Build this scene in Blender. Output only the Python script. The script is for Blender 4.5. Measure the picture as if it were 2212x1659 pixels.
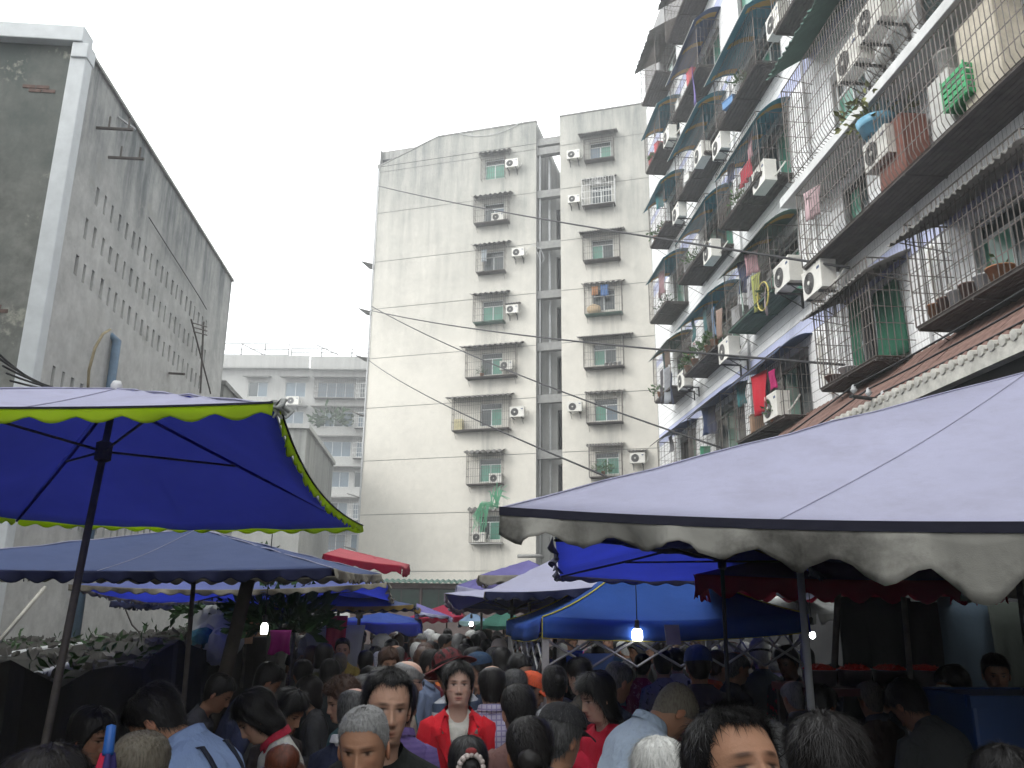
import bpy, bmesh, math, random
import numpy as np
from mathutils import Vector, Matrix, Euler
R = math.radians
random.seed(7); np.random.seed(7)
for o in list(bpy.data.objects): bpy.data.objects.remove(o)
scene = bpy.context.scene
COL = scene.collection

# ------------------------------------------------------------------ camera, sky, sun, exposure
CAM_Z = 1.95; FPX = 1800.0; PW, PH = 2212.0, 1659.0
PITCH, YAW, ROLL = R(15.4), R(4.6), R(0.5)
fw = np.array([math.sin(YAW)*math.cos(PITCH), math.cos(YAW)*math.cos(PITCH), math.sin(PITCH)])
r0 = np.array([math.cos(YAW), -math.sin(YAW), 0.0]); u0 = np.cross(r0, fw)
rt = r0*math.cos(ROLL)+u0*math.sin(ROLL); up = u0*math.cos(ROLL)-r0*math.sin(ROLL)
cam = bpy.data.cameras.new('camera'); cam_o = bpy.data.objects.new('camera', cam); COL.objects.link(cam_o)
cam.sensor_width = 36.0; cam.lens = 36.0*FPX/PW; cam.clip_start = 0.05; cam.clip_end = 2000
cam_o.matrix_world = Matrix(((rt[0], up[0], -fw[0], 0), (rt[1], up[1], -fw[1], 0), (rt[2], up[2], -fw[2], CAM_Z), (0, 0, 0, 1)))
scene.camera = cam_o

world = bpy.data.worlds.new('World'); scene.world = world; world.use_nodes = True
wn = world.node_tree.nodes; wl = world.node_tree.links; wn.clear()
sky = wn.new('ShaderNodeTexSky'); sky.sky_type = 'NISHITA'; sky.sun_disc = False
sky.sun_elevation = math.asin(.555); sky.sun_rotation = math.atan2(-.76, -.34); sky.air_density = 1.0; sky.dust_density = 6.0; sky.ozone_density = 1.0
hs = wn.new('ShaderNodeHueSaturation'); hs.inputs['Saturation'].default_value = 0.14; hs.inputs['Value'].default_value = 0.62
cloud = wn.new('ShaderNodeMix'); cloud.data_type = 'RGBA'; cloud.inputs['Factor'].default_value = 0.72
cloud.inputs['B'].default_value = (20.5, 21.0, 21.3, 1)      # even cloud cover over the whole dome
bg = wn.new('ShaderNodeBackground'); bg.inputs['Strength'].default_value = 0.12
wo = wn.new('ShaderNodeOutputWorld')
wl.new(sky.outputs['Color'], hs.inputs['Color']); wl.new(hs.outputs['Color'], cloud.inputs['A'])
wl.new(cloud.outputs['Result'], bg.inputs['Color']); wl.new(bg.outputs['Background'], wo.inputs['Surface'])
sun = bpy.data.lights.new('sun', 'SUN'); sun.energy = 1.5; sun.angle = R(22); sun.color = (1.0, 0.97, 0.93)
sun_o = bpy.data.objects.new('sun', sun); COL.objects.link(sun_o)
sun_o.rotation_euler = Vector((-.76,-.34,.555)).to_track_quat('Z','Y').to_euler()      # light comes from high behind the left shoulder
vs = scene.view_settings; vs.view_transform = 'Standard'; vs.look = 'None'; vs.exposure = 0.5; vs.gamma = 1.0
vs.use_curve_mapping = False
cy = scene.cycles; cy.use_denoising = True; cy.max_bounces = 7; cy.diffuse_bounces = 4; cy.glossy_bounces = 2
cy.transmission_bounces = 4; cy.transparent_max_bounces = 6; cy.volume_bounces = 0
cy.caustics_reflective = False; cy.caustics_refractive = False; cy.sample_clamp_indirect = 6.0
try: cy.denoiser = 'OPENIMAGEDENOISE'
except Exception: pass

def ray(x, y): return fw + rt*(x-PW/2)/FPX - up*(y-PH/2)/FPX
def at(x, y, X=None, Y=None, Z=None):
    """world point seen at picture point (x, y) of a 2212 wide frame, on the plane X=, Y= or Z="""
    d = ray(x, y)
    t = X/d[0] if X is not None else Y/d[1] if Y is not None else (Z-CAM_Z)/d[2]
    return Vector((d[0]*t, d[1]*t, CAM_Z+d[2]*t))

# ------------------------------------------------------------------ helpers
class MB:
    """collects geometry, then links it as one mesh object"""
    def __init__(s): s.v = []; s.f = []; s.m = []
    def add(s, v, f, m=0):
        k = len(s.v); s.v += [tuple(p) for p in v]; s.f += [tuple(i+k for i in q) for q in f]; s.m += [m]*len(f); return s
    def box(s, a, b, m=0):
        x0, y0, z0 = a; x1, y1, z1 = b
        return s.add([(x0,y0,z0),(x1,y0,z0),(x1,y1,z0),(x0,y1,z0),(x0,y0,z1),(x1,y0,z1),(x1,y1,z1),(x0,y1,z1)],
                     [(0,3,2,1),(4,5,6,7),(0,1,5,4),(1,2,6,5),(2,3,7,6),(3,0,4,7)], m)
    def obox(s, c, ax, ay, az, m=0):
        c = Vector(c); ax = Vector(ax); ay = Vector(ay); az = Vector(az)
        P = [c+ax*i+ay*j+az*k for k in (-1,1) for j in (-1,1) for i in (-1,1)]
        return s.add(P, [(0,2,3,1),(4,5,7,6),(0,1,5,4),(2,6,7,3),(0,4,6,2),(1,3,7,5)], m)
    def tube(s, pts, r, n=6, m=0, cap=True):
        pts = [Vector(p) for p in pts]; rr = r if isinstance(r, (list, tuple)) else [r]*len(pts)
        v = []; f = []; prev = None
        for i, p in enumerate(pts):
            t = (pts[min(i+1, len(pts)-1)]-pts[max(i-1, 0)])
            t = t.normalized() if t.length > 1e-9 else Vector((0,0,1))
            a = prev - t*prev.dot(t) if prev is not None else (Vector((0,0,1)) if abs(t.z) < .9 else Vector((1,0,0))).cross(t)
            a.normalize(); prev = a; b = t.cross(a)
            for k in range(n):
                w = 2*math.pi*k/n; v.append(p+(a*math.cos(w)+b*math.sin(w))*rr[i])
        for i in range(len(pts)-1):
            for k in range(n):
                f.append((i*n+k, i*n+(k+1)%n, (i+1)*n+(k+1)%n, (i+1)*n+k))
        if cap: f.append(tuple(range(n-1, -1, -1))); f.append(tuple((len(pts)-1)*n+k for k in range(n)))
        return s.add(v, f, m)
    def lathe(s, prof, c=(0,0,0), n=16, m=0, axis='z'):
        v = []; f = []
        for r_, z_ in prof:
            for k in range(n):
                w = 2*math.pi*k/n; p = (r_*math.cos(w), r_*math.sin(w), z_)
                if axis == 'y': p = (p[0], -p[2], p[1])
                if axis == 'x': p = (p[2], p[0], p[1])
                v.append((p[0]+c[0], p[1]+c[1], p[2]+c[2]))
        for i in range(len(prof)-1):
            for k in range(n): f.append((i*n+k, i*n+(k+1)%n, (i+1)*n+(k+1)%n, (i+1)*n+k))
        return s.add(v, f, m)
    def ell(s, c, rad, nu=14, nv=9, m=0, fn=None):
        v = []; f = []
        for j in range(nv+1):
            ph = math.pi*j/nv
            for i in range(nu):
                w = 2*math.pi*i/nu; p = Vector((math.sin(ph)*math.cos(w), math.sin(ph)*math.sin(w), math.cos(ph)))
                k = fn(p) if fn else 1.0
                v.append((c[0]+p.x*rad[0]*k, c[1]+p.y*rad[1]*k, c[2]+p.z*rad[2]*k))
        for j in range(nv):
            for i in range(nu): f.append((j*nu+i, (j+1)*nu+i, (j+1)*nu+(i+1)%nu, j*nu+(i+1)%nu))
        return s.add(v, f, m)
    def grid(s, P, m=0, wrap=False):
        """P[j][i] points"""
        nj, ni = len(P), len(P[0]); v = [p for row in P for p in row]; f = []
        for j in range(nj-1):
            for i in range(ni if wrap else ni-1):
                f.append((j*ni+i, j*ni+(i+1)%ni, (j+1)*ni+(i+1)%ni, (j+1)*ni+i))
        return s.add(v, f, m)
    def mesh(s, name, mats, smooth=False):
        me = bpy.data.meshes.new(name); me.from_pydata(s.v, [], s.f)
        for mt in (mats if isinstance(mats, (list, tuple)) else [mats]): me.materials.append(mt)
        if any(s.m): me.polygons.foreach_set('material_index', s.m)
        if smooth: me.polygons.foreach_set('use_smooth', [True]*len(me.polygons))
        me.update(); return me
    def build(s, name, mats, parent=None, smooth=False, bevel=0, **kw):
        return link(name, s.mesh(name, mats, smooth), parent, bevel=bevel, **kw)

def link(name, me, parent=None, bevel=0, label=None, cat=None, group=None, kind=None, loc=None):
    o = bpy.data.objects.new(name, me); COL.objects.link(o)
    if parent is not None: o.parent = parent
    if loc is not None: o.location = loc
    if bevel:
        b = o.modifiers.new('bevel', 'BEVEL'); b.width = bevel; b.segments = 2; b.limit_method = 'ANGLE'
    return tag(o, label, cat, group, kind)
def tag(o, label=None, cat=None, group=None, kind=None):
    if label: o['label'] = label
    if cat: o['category'] = cat
    if group: o['group'] = group
    if kind: o['kind'] = kind
    return o
def thing(name, label, cat, loc=(0,0,0), rz=0.0, group=None, kind=None):
    o = bpy.data.objects.new(name, None); COL.objects.link(o); o.location = loc; o.rotation_euler = (0,0,rz); o.empty_display_size = .1
    return tag(o, label, cat, group, kind)
def copy_tree(o, parent=None, label=None):
    c = o.copy(); COL.objects.link(c)
    if parent is not None: c.parent = parent
    if label: c['label'] = label
    for ch in o.children: copy_tree(ch, c)
    return c
ORD = ['first','second','third','fourth','fifth','sixth','seventh','eighth','ninth','tenth','eleventh','twelfth']

# ------------------------------------------------------------------ materials
class NT:
    def __init__(s, name):
        s.m = bpy.data.materials.new(name); s.m.use_nodes = True; s.t = s.m.node_tree; s.n = s.t.nodes; s.n.clear()
        s.out = s.n.new('ShaderNodeOutputMaterial')
    def l(s, a, b): s.t.links.new(a, b)
    def node(s, ty, **kw):
        n = s.n.new(ty)
        for k, v in kw.items(): setattr(n, k, v)
        return n
    def coord(s, kind='Object', scale=(1,1,1)):
        tc = s.node('ShaderNodeTexCoord'); mp = s.node('ShaderNodeMapping'); mp.inputs['Scale'].default_value = scale
        s.l(tc.outputs[kind], mp.inputs['Vector']); return mp.outputs['Vector']
    def noise(s, vec, scale, detail=4, rough=.6):
        n = s.node('ShaderNodeTexNoise'); n.inputs['Scale'].default_value = scale; n.inputs['Detail'].default_value = detail
        n.inputs['Roughness'].default_value = rough; s.l(vec, n.inputs['Vector']); return n.outputs['Fac']
    def ramp(s, fac, stops):
        n = s.node('ShaderNodeValToRGB'); e = n.color_ramp.elements
        while len(e) < len(stops): e.new(.5)
        for i, (p, c) in enumerate(stops):
            e[i].position = p; e[i].color = (c, c, c, 1) if isinstance(c, (int, float)) else (*c, 1)
        s.l(fac, n.inputs['Fac']); return n.outputs['Color']
    def mix(s, fac, a, b, mode='MIX'):
        n = s.node('ShaderNodeMix', data_type='RGBA', blend_type=mode)
        for k, v in (('Factor', fac), ('A', a), ('B', b)):
            if hasattr(v, 'is_output'): s.l(v, n.inputs[k])
            elif isinstance(v, (int, float)): n.inputs[k].default_value = v if k == 'Factor' else (v, v, v, 1)
            else: n.inputs[k].default_value = (*v, 1)
        return n.outputs['Result']
    def math(s, op, a, b=None, c=None):
        n = s.node('ShaderNodeMath', operation=op)
        for i, v in enumerate((a, b, c)):
            if v is None: continue
            if hasattr(v, 'is_output'): s.l(v, n.inputs[i])
            else: n.inputs[i].default_value = v
        return n.outputs[0]
    def bsdf(s, col, rough=.7, spec=.3, metal=0, bump=None, bstr=.3, bdist=.01, **kw):
        p = s.node('ShaderNodeBsdfPrincipled')
        if hasattr(col, 'is_output'): s.l(col, p.inputs['Base Color'])
        else: p.inputs['Base Color'].default_value = (*col, 1)
        if hasattr(rough, 'is_output'): s.l(rough, p.inputs['Roughness'])
        else: p.inputs['Roughness'].default_value = rough
        p.inputs['Specular IOR Level'].default_value = spec; p.inputs['Metallic'].default_value = metal
        if bump is not None:
            b = s.node('ShaderNodeBump'); b.inputs['Strength'].default_value = bstr; b.inputs['Distance'].default_value = bdist
            s.l(bump, b.inputs['Height']); s.l(b.outputs['Normal'], p.inputs['Normal']); s.bump = b
        s.p = p; s.l(p.outputs['BSDF'], s.out.inputs['Surface']); return s.m
def mul(c, k): return tuple(min(1, x*k) for x in c)
_cache = {}
def plain(name, col, rough=.7, var=.25, scale=6.0, spec=.3, metal=0, bstr=.15, bscale=None):
    """flat colour broken by soft patches and fine grain"""
    key = (name, col)
    if key in _cache: return _cache[key]
    n = NT(name); v = n.coord('Object')
    f = n.noise(v, scale, 5, .65)
    c = n.mix(n.ramp(f, [(.3, 0), (.7, 1)]), mul(col, 1-var), mul(col, 1+var*.6))
    _cache[key] = n.bsdf(c, rough, spec, metal, n.noise(v, bscale or scale*9, 3), bstr, .004); return _cache[key]
def wall_mat(name, base, grime, z_lo, z_hi, streak=.8, patch=None, rough=.9, cols=(), sf=(2.2,.10), mott=.14, bigs=.22):
    """render / plaster with rain streaks and soot that has gathered in the upper storeys"""
    n = NT(name); v = n.coord('Object'); sv = n.coord('Object', (sf[0], sf[0], sf[1]))
    sep = n.node('ShaderNodeSeparateXYZ'); n.l(v, sep.inputs[0])
    st = n.ramp(n.noise(sv, 1.3, 6, .7), [(.42, 0), (.66, 1)])
    big = n.noise(v, bigs, 7, .68); fine = n.noise(v, 2.2, 9, .74)
    mr = n.node('ShaderNodeMapRange'); mr.inputs['From Min'].default_value = z_lo; mr.inputs['From Max'].default_value = z_hi
    n.l(sep.outputs['Z'], mr.inputs['Value'])
    g = n.math('ADD', mr.outputs[0], n.math('MULTIPLY', n.math('SUBTRACT', big, .5), 1.1))
    g = n.math('MULTIPLY', n.math('MAXIMUM', g, 0.0), n.math('ADD', n.math('MULTIPLY', st, streak), 1-streak*.6))
    for cx, wd, amt in cols:       # rust and soot washed down below the cages
        d = n.math('MULTIPLY', n.math('ABSOLUTE', n.math('SUBTRACT', sep.outputs['X'], cx)), 1/wd)
        k = n.math('MULTIPLY', n.math('MAXIMUM', n.math('SUBTRACT', 1.0, n.math('POWER', d, 3.0)), 0.0), n.math('MULTIPLY', n.math('ADD', st, .25), amt))
        g = n.math('MAXIMUM', g, k)
    g = n.math('MINIMUM', g, 1.0)
    b2 = n.mix(n.ramp(fine, [(.32, 0), (.68, 1)]), mul(base, 1-mott), mul(base, 1+mott*.4))
    c = n.mix(g, b2, grime)
    if patch:
        pc, thr = patch
        c = n.mix(n.ramp(n.noise(v, .75, 7, .72), [(thr, 0), (thr+.05, 1)]), c, pc)
    return n.bsdf(c, rough, .2, 0, fine, .35, .012)
def cloth(name, col, trans=.35, tcol=None, rough=.85, var=.18, stain=None, fold=1.0, scale=1.2):
    key = (name, col)
    if key in _cache: return _cache[key]
    n = NT(name); v = n.coord('Object'); f = n.noise(v, scale, 5, .6)
    c = n.mix(n.ramp(f, [(.3, 0), (.72, 1)]), mul(col, 1-var), mul(col, 1+var*.5))
    if stain: c = n.mix(n.math('MULTIPLY', n.ramp(n.noise(v, 2.4, 6, .7), [(.45, 0), (.68, 1)]), stain[1]), c, stain[0])
    wv = n.coord('Object', (1.0, 1.6, 1.0))
    h = n.math('ADD', n.noise(wv, 5.0, 3, .5), n.math('MULTIPLY', n.noise(v, 260, 2), .05))
    n.bsdf(c, rough, .15, 0, h, .55*fold, .03)
    tr = n.node('ShaderNodeBsdfTranslucent'); mx = n.node('ShaderNodeMixShader'); mx.inputs['Fac'].default_value = trans
    if tcol: tr.inputs['Color'].default_value = (*tcol, 1)
    else: n.l(c, tr.inputs['Color'])
    n.l(n.p.outputs['BSDF'], mx.inputs[1]); n.l(tr.outputs['BSDF'], mx.inputs[2]); n.l(mx.outputs['Shader'], n.out.inputs['Surface'])
    _cache[key] = n.m; return n.m
def glow(name, col, strength):
    n = NT(name); e = n.node('ShaderNodeEmission'); e.inputs['Color'].default_value = (*col, 1); e.inputs['Strength'].default_value = strength
    n.l(e.outputs[0], n.out.inputs['Surface']); return n.m

M = {}
M['asphalt'] = plain('asphalt', (.06,.06,.06), .8, .35, 1.5)
M['cream'] = wall_mat('cream_render', (.62,.595,.53), (.17,.18,.17), 16.0, 33.5, .42, cols=((-2.7,1.3,.42),(4.05,1.2,.42)), mott=.10, sf=(1.5,.12))
M['sidewall'] = wall_mat('grey_render', (.46,.46,.44), (.16,.16,.15), 4, 34, .7)
M['beam'] = plain('beam_concrete', (.24,.24,.23), .9)
M['plaster_slit'] = wall_mat('left_plaster', (.53,.53,.51), (.13,.145,.15), 8.8, 13.6, 1.0, patch=((.33,.33,.31), .60), sf=(1.1,.16), mott=.3, bigs=.45)
M['moss'] = wall_mat('mossy_render', (.27,.27,.245), (.085,.10,.093), 3.5, 12.5, .35, patch=((.33,.33,.28), .60), sf=(.8,.4), mott=.5, bigs=.5)
M['coping'] = plain('white_coping', (.62,.65,.66), .7, .12, 3)
M['tile_white'] = plain('white_tile', (.88,.89,.89), .28, .06, 1.5, .5, bstr=.05)
M['tile_blue'] = plain('blue_tile', (.50,.54,.76), .28, .06, 1.5, .5, bstr=.05)
M['grout'] = plain('grout', (.30,.30,.30), .95, .25, 3)
M['frame_white'] = plain('window_frame_white', (.66,.68,.67), .5, .1)
M['steel'] = plain('rusty_steel', (.115,.10,.09), .65, .4, 9, .4, .3)
M['steel_white'] = plain('white_painted_steel', (.62,.62,.60), .5, .15, 8)
M['tray'] = plain('tray_boards', (.085,.075,.068), .9, .4, 5)
M['corr'] = plain('old_corrugated_sheet', (.16,.155,.145), .9, .4, 2.5)
M['corr_green'] = plain('green_corrugated_sheet', (.06,.13,.10), .6, .3, 2)


M['awn_teal'] = cloth('teal_plastic_sheet', (.06,.21,.255), .5, rough=.5, fold=.2)
M['awn_blue'] = cloth('blue_plastic_sheet', (.06,.10,.20), .4, rough=.5, fold=.2)
M['awn_strip'] = cloth('ochre_strip', (.55,.36,.09), .35, fold=.2)
M['ac'] = plain('ac_enamel', (.62,.61,.56), .45, .12, 4, .4)
M['ac_grille'] = plain('ac_grille', (.16,.16,.155), .6, .2)
M['black'] = plain('black_metal', (.03,.03,.03), .6, .3)
M['dark'] = plain('dark_interior', (.02,.022,.022), .95, .3)
M['terracotta'] = plain('terracotta', (.33,.15,.07), .85, .3, 8)
M['pot_white'] = plain('glazed_pot', (.60,.60,.60), .4, .15)
M['leaf'] = plain('leaf_green', (.06,.13,.035), .6, .45, 9)
M['leaf_dark'] = plain('leaf_dark_green', (.03,.075,.02), .6, .45, 9)
M['flower'] = plain('red_petal', (.55,.03,.04), .6, .3)
M['pipe_grey'] = plain('grey_pipe', (.45,.46,.46), .6, .2, 3)
M['pipe_blue'] = plain('blue_pipe', (.12,.19,.27), .5, .35, 3)
M['wire'] = plain('black_wire', (.022,.022,.024), .6, .2)
M['roof_tile'] = plain('brown_roof_tile', (.19,.115,.095), .85, .4, 4)
M['mortar'] = plain('mortar_white', (.55,.54,.49), .9, .3, 6)
def pane_mat(name, col):
    n = NT(name); v = n.coord('Object'); f = n.noise(v, .9, 3)
    return n.bsdf(n.mix(f, mul(col, .6), mul(col, 1.25)), .12, .6)
M['pane_green'] = pane_mat('green_glass', (.08,.25,.18))
M['pane_dark'] = pane_mat('dark_glass', (.03,.045,.045))
M['pane_blue'] = pane_mat('bluish_glass', (.12,.17,.21))
M['curtain'] = cloth('green_curtain', (.04,.16,.10), .2)

# ------------------------------------------------------------------ facade pieces (local: x along the wall, -y outwards, z up)
def wall_holes(x0, x1, z0, z1, holes, depth=.25, y=0.0):
    mb = MB()
    xs = sorted({x0, x1, *[h[0] for h in holes], *[h[1] for h in holes]}); zs = sorted({z0, z1, *[h[2] for h in holes], *[h[3] for h in holes]})
    xs = [x for x in xs if x0 <= x <= x1]; zs = [z for z in zs if z0 <= z <= z1]
    for j in range(len(zs)-1):
        i = 0
        while i < len(xs)-1:
            cz = (zs[j]+zs[j+1])/2
            solid = lambda k: not any(h[0] < (xs[k]+xs[k+1])/2 < h[1] and h[2] < cz < h[3] for h in holes)
            if not solid(i): i += 1; continue
            k = i
            while k < len(xs)-1 and solid(k): k += 1
            a, b = xs[i], xs[k]; mb.add([(a,y,zs[j]),(b,y,zs[j]),(b,y,zs[j+1]),(a,y,zs[j+1])], [(0,1,2,3)]); i = k
    for a, b, c, d in holes:
        mb.add([(a,y,c),(b,y,c),(b,y,d),(a,y,d),(a,y+depth,c),(b,y+depth,c),(b,y+depth,d),(a,y+depth,d)],
               [(0,4,5,1),(1,5,6,2),(2,6,7,3),(3,7,4,0)])
    return mb
def window(root, x0, x1, z0, z1, glass, y=.12, cols=2, transom=.28, open_=None, frame='frame_white'):
    t = .045; f = MB(); fm = M[frame]
    f.box((x0,y,z0),(x0+t,y+.06,z1)); f.box((x1-t,y,z0),(x1,y+.06,z1)); f.box((x0+t,y,z0),(x1-t,y+.06,z0+t)); f.box((x0+t,y,z1-t),(x1-t,y+.06,z1))
    zt = z1-(z1-z0)*transom
    if transom: f.box((x0+t,y+.003,zt),(x1-t,y+.063,zt+t))
    for k in range(1, cols):
        xm = x0+(x1-x0)*k/cols; f.box((xm-t/2,y+.006,z0+t),(xm+t/2,y+.066,zt if transom else z1-t))
    w = f.build('window', fm, root)
    for k in range(cols):
        a = x0+(x1-x0)*k/cols; b = x0+(x1-x0)*(k+1)/cols
        gm = M['pane_dark'] if open_ == k else glass[k % len(glass)]
        MB().box((a+.02,y+.028,z0+.02),(b-.02,y+.038,zt+.01 if transom else z1-.02)).build('pane', gm, w)
    if transom: MB().box((x0+.02,y+.030,zt+.03),(x1-.02,y+.040,z1-.02)).build('pane', M['pane_dark'] if len(glass) > 1 else glass[0], w)
    return w
def cage(root, x0, x1, z0, z1, d=.55, step=.11, bar=.009, mat='steel', rails=4, tray='tray', rounded=0.0, sidebars=True, tray_t=.05):
    """window cage of welded bars standing d out from the wall on a tray"""
    fr = MB(); b = .016
    for x in (x0, x1):
        fr.tube([(x,-d,z0),(x,-d,z1)], b, 4); fr.tube([(x,0,z1),(x,-d,z1)], b, 4); fr.tube([(x,0,z0),(x,-d,z0)], b, 4)
    fr.tube([(x0,-d,z0),(x1,-d,z0)], b, 4); fr.tube([(x0,-d,z1),(x1,-d,z1)], b, 4)
    c = fr.build('window_cage', M[mat], root)
    bars = MB(); n = max(2, int((x1-x0)/step))
    for i in range(1, n):
        x = x0+(x1-x0)*i/n
        if rounded: bars.tube([(x,-.01,z0-.02),(x,-d+rounded,z0),(x,-d+rounded*.3,z0+rounded*.3),(x,-d,z0+rounded),(x,-d,z1)], bar, 3, cap=False)
        else: bars.tube([(x,-d,z0),(x,-d,z1)], bar, 3, cap=False)
    if sidebars:
        m = max(2, int(d/step))
        for x in (x0, x1):
            for i in range(1, m): bars.tube([(x,-d*i/m,z0),(x,-d*i/m,z1)], bar, 3, cap=False)
    for k in range(1, rails+1):
        z = z0+(z1-z0)*k/(rails+1); bars.tube([(x0,0,z),(x0,-d,z),(x1,-d,z),(x1,0,z)], bar*1.1, 3, cap=False)
    bars.build('cage_bars', M[mat], c, kind='stuff')
    if tray:
        t = MB()
        nb = max(3, int(d/.1)); w = d/nb
        for i in range(nb): t.box((x0+.012,-w*(i+1)+.008,z0-tray_t),(x1-.012,-w*i-.008,z0-.012))
        for x in (x0+.06, (x0+x1)/2, x1-.06): t.box((x-.02,-d+.01,z0-tray_t-.03),(x+.02,0,z0-tray_t-.002))
        t.build('cage_tray', M[tray], c)
        st = MB()
        for x in (x0+.1, x1-.1): st.tube([(x,-d*.75,z0-tray_t-.03),(x,-.01,z0-.42)], .011, 4)
        st.build('tray_stay', M[mat], c)
    return c
def corrugated(root, x0, x1, zb, drop, d, mat, y0=0.0, pitch=.16, amp=.03, sag=.0, name='awning', seed=0):
    """sheet of old corrugated tiles leaning out over a window; waves run down the slope"""
    rnd = random.Random(seed); n = max(6, int((x1-x0)/pitch))*4; P = []; Q = []
    for j in range(5):
        v = j/4; row = []; low = []
        for i in range(n+1):
            u = i/n; h = amp*math.cos(2*math.pi*u*n/4)
            jag = (rnd.random()-.5)*.05 if j == 4 else 0
            p = (x0+(x1-x0)*u, y0-d*v+jag, zb-drop*v**1.15+h+sag*math.sin(math.pi*u)*v)
            row.append(p); low.append((p[0], p[1], p[2]-.018))
        P.append(row); Q.append(low)
    mb = MB().grid(P); mb.grid([r[::-1] for r in Q])
    for A, B in ((P[0], Q[0]), (P[-1], Q[-1])): mb.grid([A, B])
    mb.grid([[r[0] for r in P], [r[0] for r in Q]]); mb.grid([[r[-1] for r in P], [r[-1] for r in Q]])
    a = mb.build(name, mat, root, smooth=False)
    s = MB()
    for x in (x0+.12, x1-.12): s.tube([(x,y0-d*.85,zb-drop*.85-.05),(x,y0,zb-drop-.12)], .012, 4)
    s.build('stay', M['steel'], a); return a
def curved_awning(root, x0, x1, z, d, drop, mat, strips=True):
    """bent plastic sheet: flat at the wall, curling down, kicked out at the lip"""
    prof = []
    for k in range(13):
        v = k/12; prof.append((-d*v, z - drop*(v**1.6) + .05*math.sin(math.pi*min(1, v*1.1))+ .02*max(0, v-.8)))
    P = [[(x, y, zz) for (y, zz) in prof] for x in (x0, (x0+x1)/2, x1)]
    mb = MB().grid(P); mb.grid([[(p[0], p[1], p[2]-.012) for p in r][::-1] for r in P])
    mb.grid([[(x0, y, zz) for y, zz in prof], [(x0, y, zz-.012) for y, zz in prof]]); mb.grid([[(x1, y, zz) for y, zz in prof], [(x1, y, zz-.012) for y, zz in prof]])
    a = mb.build('awning', mat, root, smooth=True)
    lip = MB(); lip.tube([(x0, prof[-1][0], prof[-1][1]-.006), (x1, prof[-1][0], prof[-1][1]-.006)], .014, 4); lip.build('awning_lip', M['steel_white'] if strips else M['steel'], a)
    if strips:
        for x in np.linspace(x0+.15, x1-.45, max(2, int((x1-x0)/.95))):
            q = [[(xx, y, zz-.03) for (y, zz) in prof[1:11]] for xx in (x, x+.22)]
            s = MB().grid(q); s.grid([[(p[0], p[1], p[2]-.012) for p in r][::-1] for r in q]); s.build('awning_brace', M['awn_strip'], a)
    return a
_ac = None
def ac_unit(loc, rz, label, big=1.0, bracket=True, cap=False):
    """split air conditioner outdoor unit; local front is -y"""
    t = thing('air_conditioner', label, 'air conditioner', loc, rz, 'air conditioner outdoor units')
    w, h, d = .80*big, .55*big, .30*big
    global _ac
    if _ac is None:
        b = MB().box((-.40,-.15,0),(.40,.15,.55)); b.box((-.405,-.155,.50),(.405,.155,.556)); b.box((.20,-.153,.03),(.392,-.149,.49))
        g = MB(); c = (-.12,-.153,.265)
        for r_ in (.05,.09,.13,.17,.21): g.lathe([(r_-.006,.0),(r_,.006),(r_+.006,.0)], (c[0],c[1]-.004,c[2]), 20, axis='y')
        for k in range(8):
            w_ = math.pi*k/4; g.tube([(c[0]+.04*math.cos(w_),c[1]-.006,c[2]+.04*math.sin(w_)),(c[0]+.21*math.cos(w_),c[1]-.006,c[2]+.21*math.sin(w_))], .004, 3)
        dsc = MB().lathe([(.0,.0),(.215,.0)], (c[0],c[1]+.001,c[2]), 20, axis='y'); hub = MB().lathe([(0,.012),(.035,.012),(.045,0)], (c[0],c[1]-.006,c[2]), 12, axis='y')
        lou = MB()
        for k in range(9): lou.box((-.397,-.12,.06+.045*k),(-.4085,.10,.075+.045*k))
        br = []
        for x in (-.27,.25): br.append(MB()); br[-1].box((x-.02,-.16,-.05),(x+.02,.40,-.012)); br[-1].box((x-.02,.36,-.34),(x+.02,.40,-.05)); br[-1].tube([(x,-.08,-.05),(x,.37,-.31)], .013, 4)
        pp = MB().tube([(.36,.10,.12),(.47,.10,.10),(.52,.2,.25),(.50,.34,.45)], .02, 6)
        badge = MB().box((.24,-.1565,.40),(.35,-.1535,.45))
        _ac = [('housing', b.mesh('housing', M['ac']), .012), ('fan_recess', dsc.mesh('fan_recess', M['black']), 0), ('fan_grille', g.mesh('fan_grille', M['ac_grille']), 0), ('fan_hub', hub.mesh('fan_hub', M['ac']), 0),
               ('side_louvre', lou.mesh('side_louvre', M['ac_grille']), 0), *[('bracket', b_.mesh('bracket', M['black']), 0) for b_ in br], ('pipe', pp.mesh('pipe', M['ac'], True), 0), ('badge', badge.mesh('badge', M['awn_blue']), 0)]
    for nm, me, bv in _ac:
        if nm == 'bracket' and not bracket: continue
        link(nm, me, t, bevel=bv)
    if cap: corrugated(t, -.55, .5, .78, .1, .55, M['corr'], .35, name='rain_cover')
    t.scale = (big, big, big); return t
# ------------------------------------------------------------------ ground
g = MB(); g.add([(-300,-200,0),(300,-200,0),(300,500,0),(-300,500,0)], [(0,1,2,3)]); g.build('ground', M['asphalt'], kind='structure')
def W(root, p):
    c, s = math.cos(root.rotation_euler.z), math.sin(root.rotation_euler.z)
    return (root.location.x+p[0]*c-p[1]*s, root.location.y+p[0]*s+p[1]*c, root.location.z+p[2])

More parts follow.
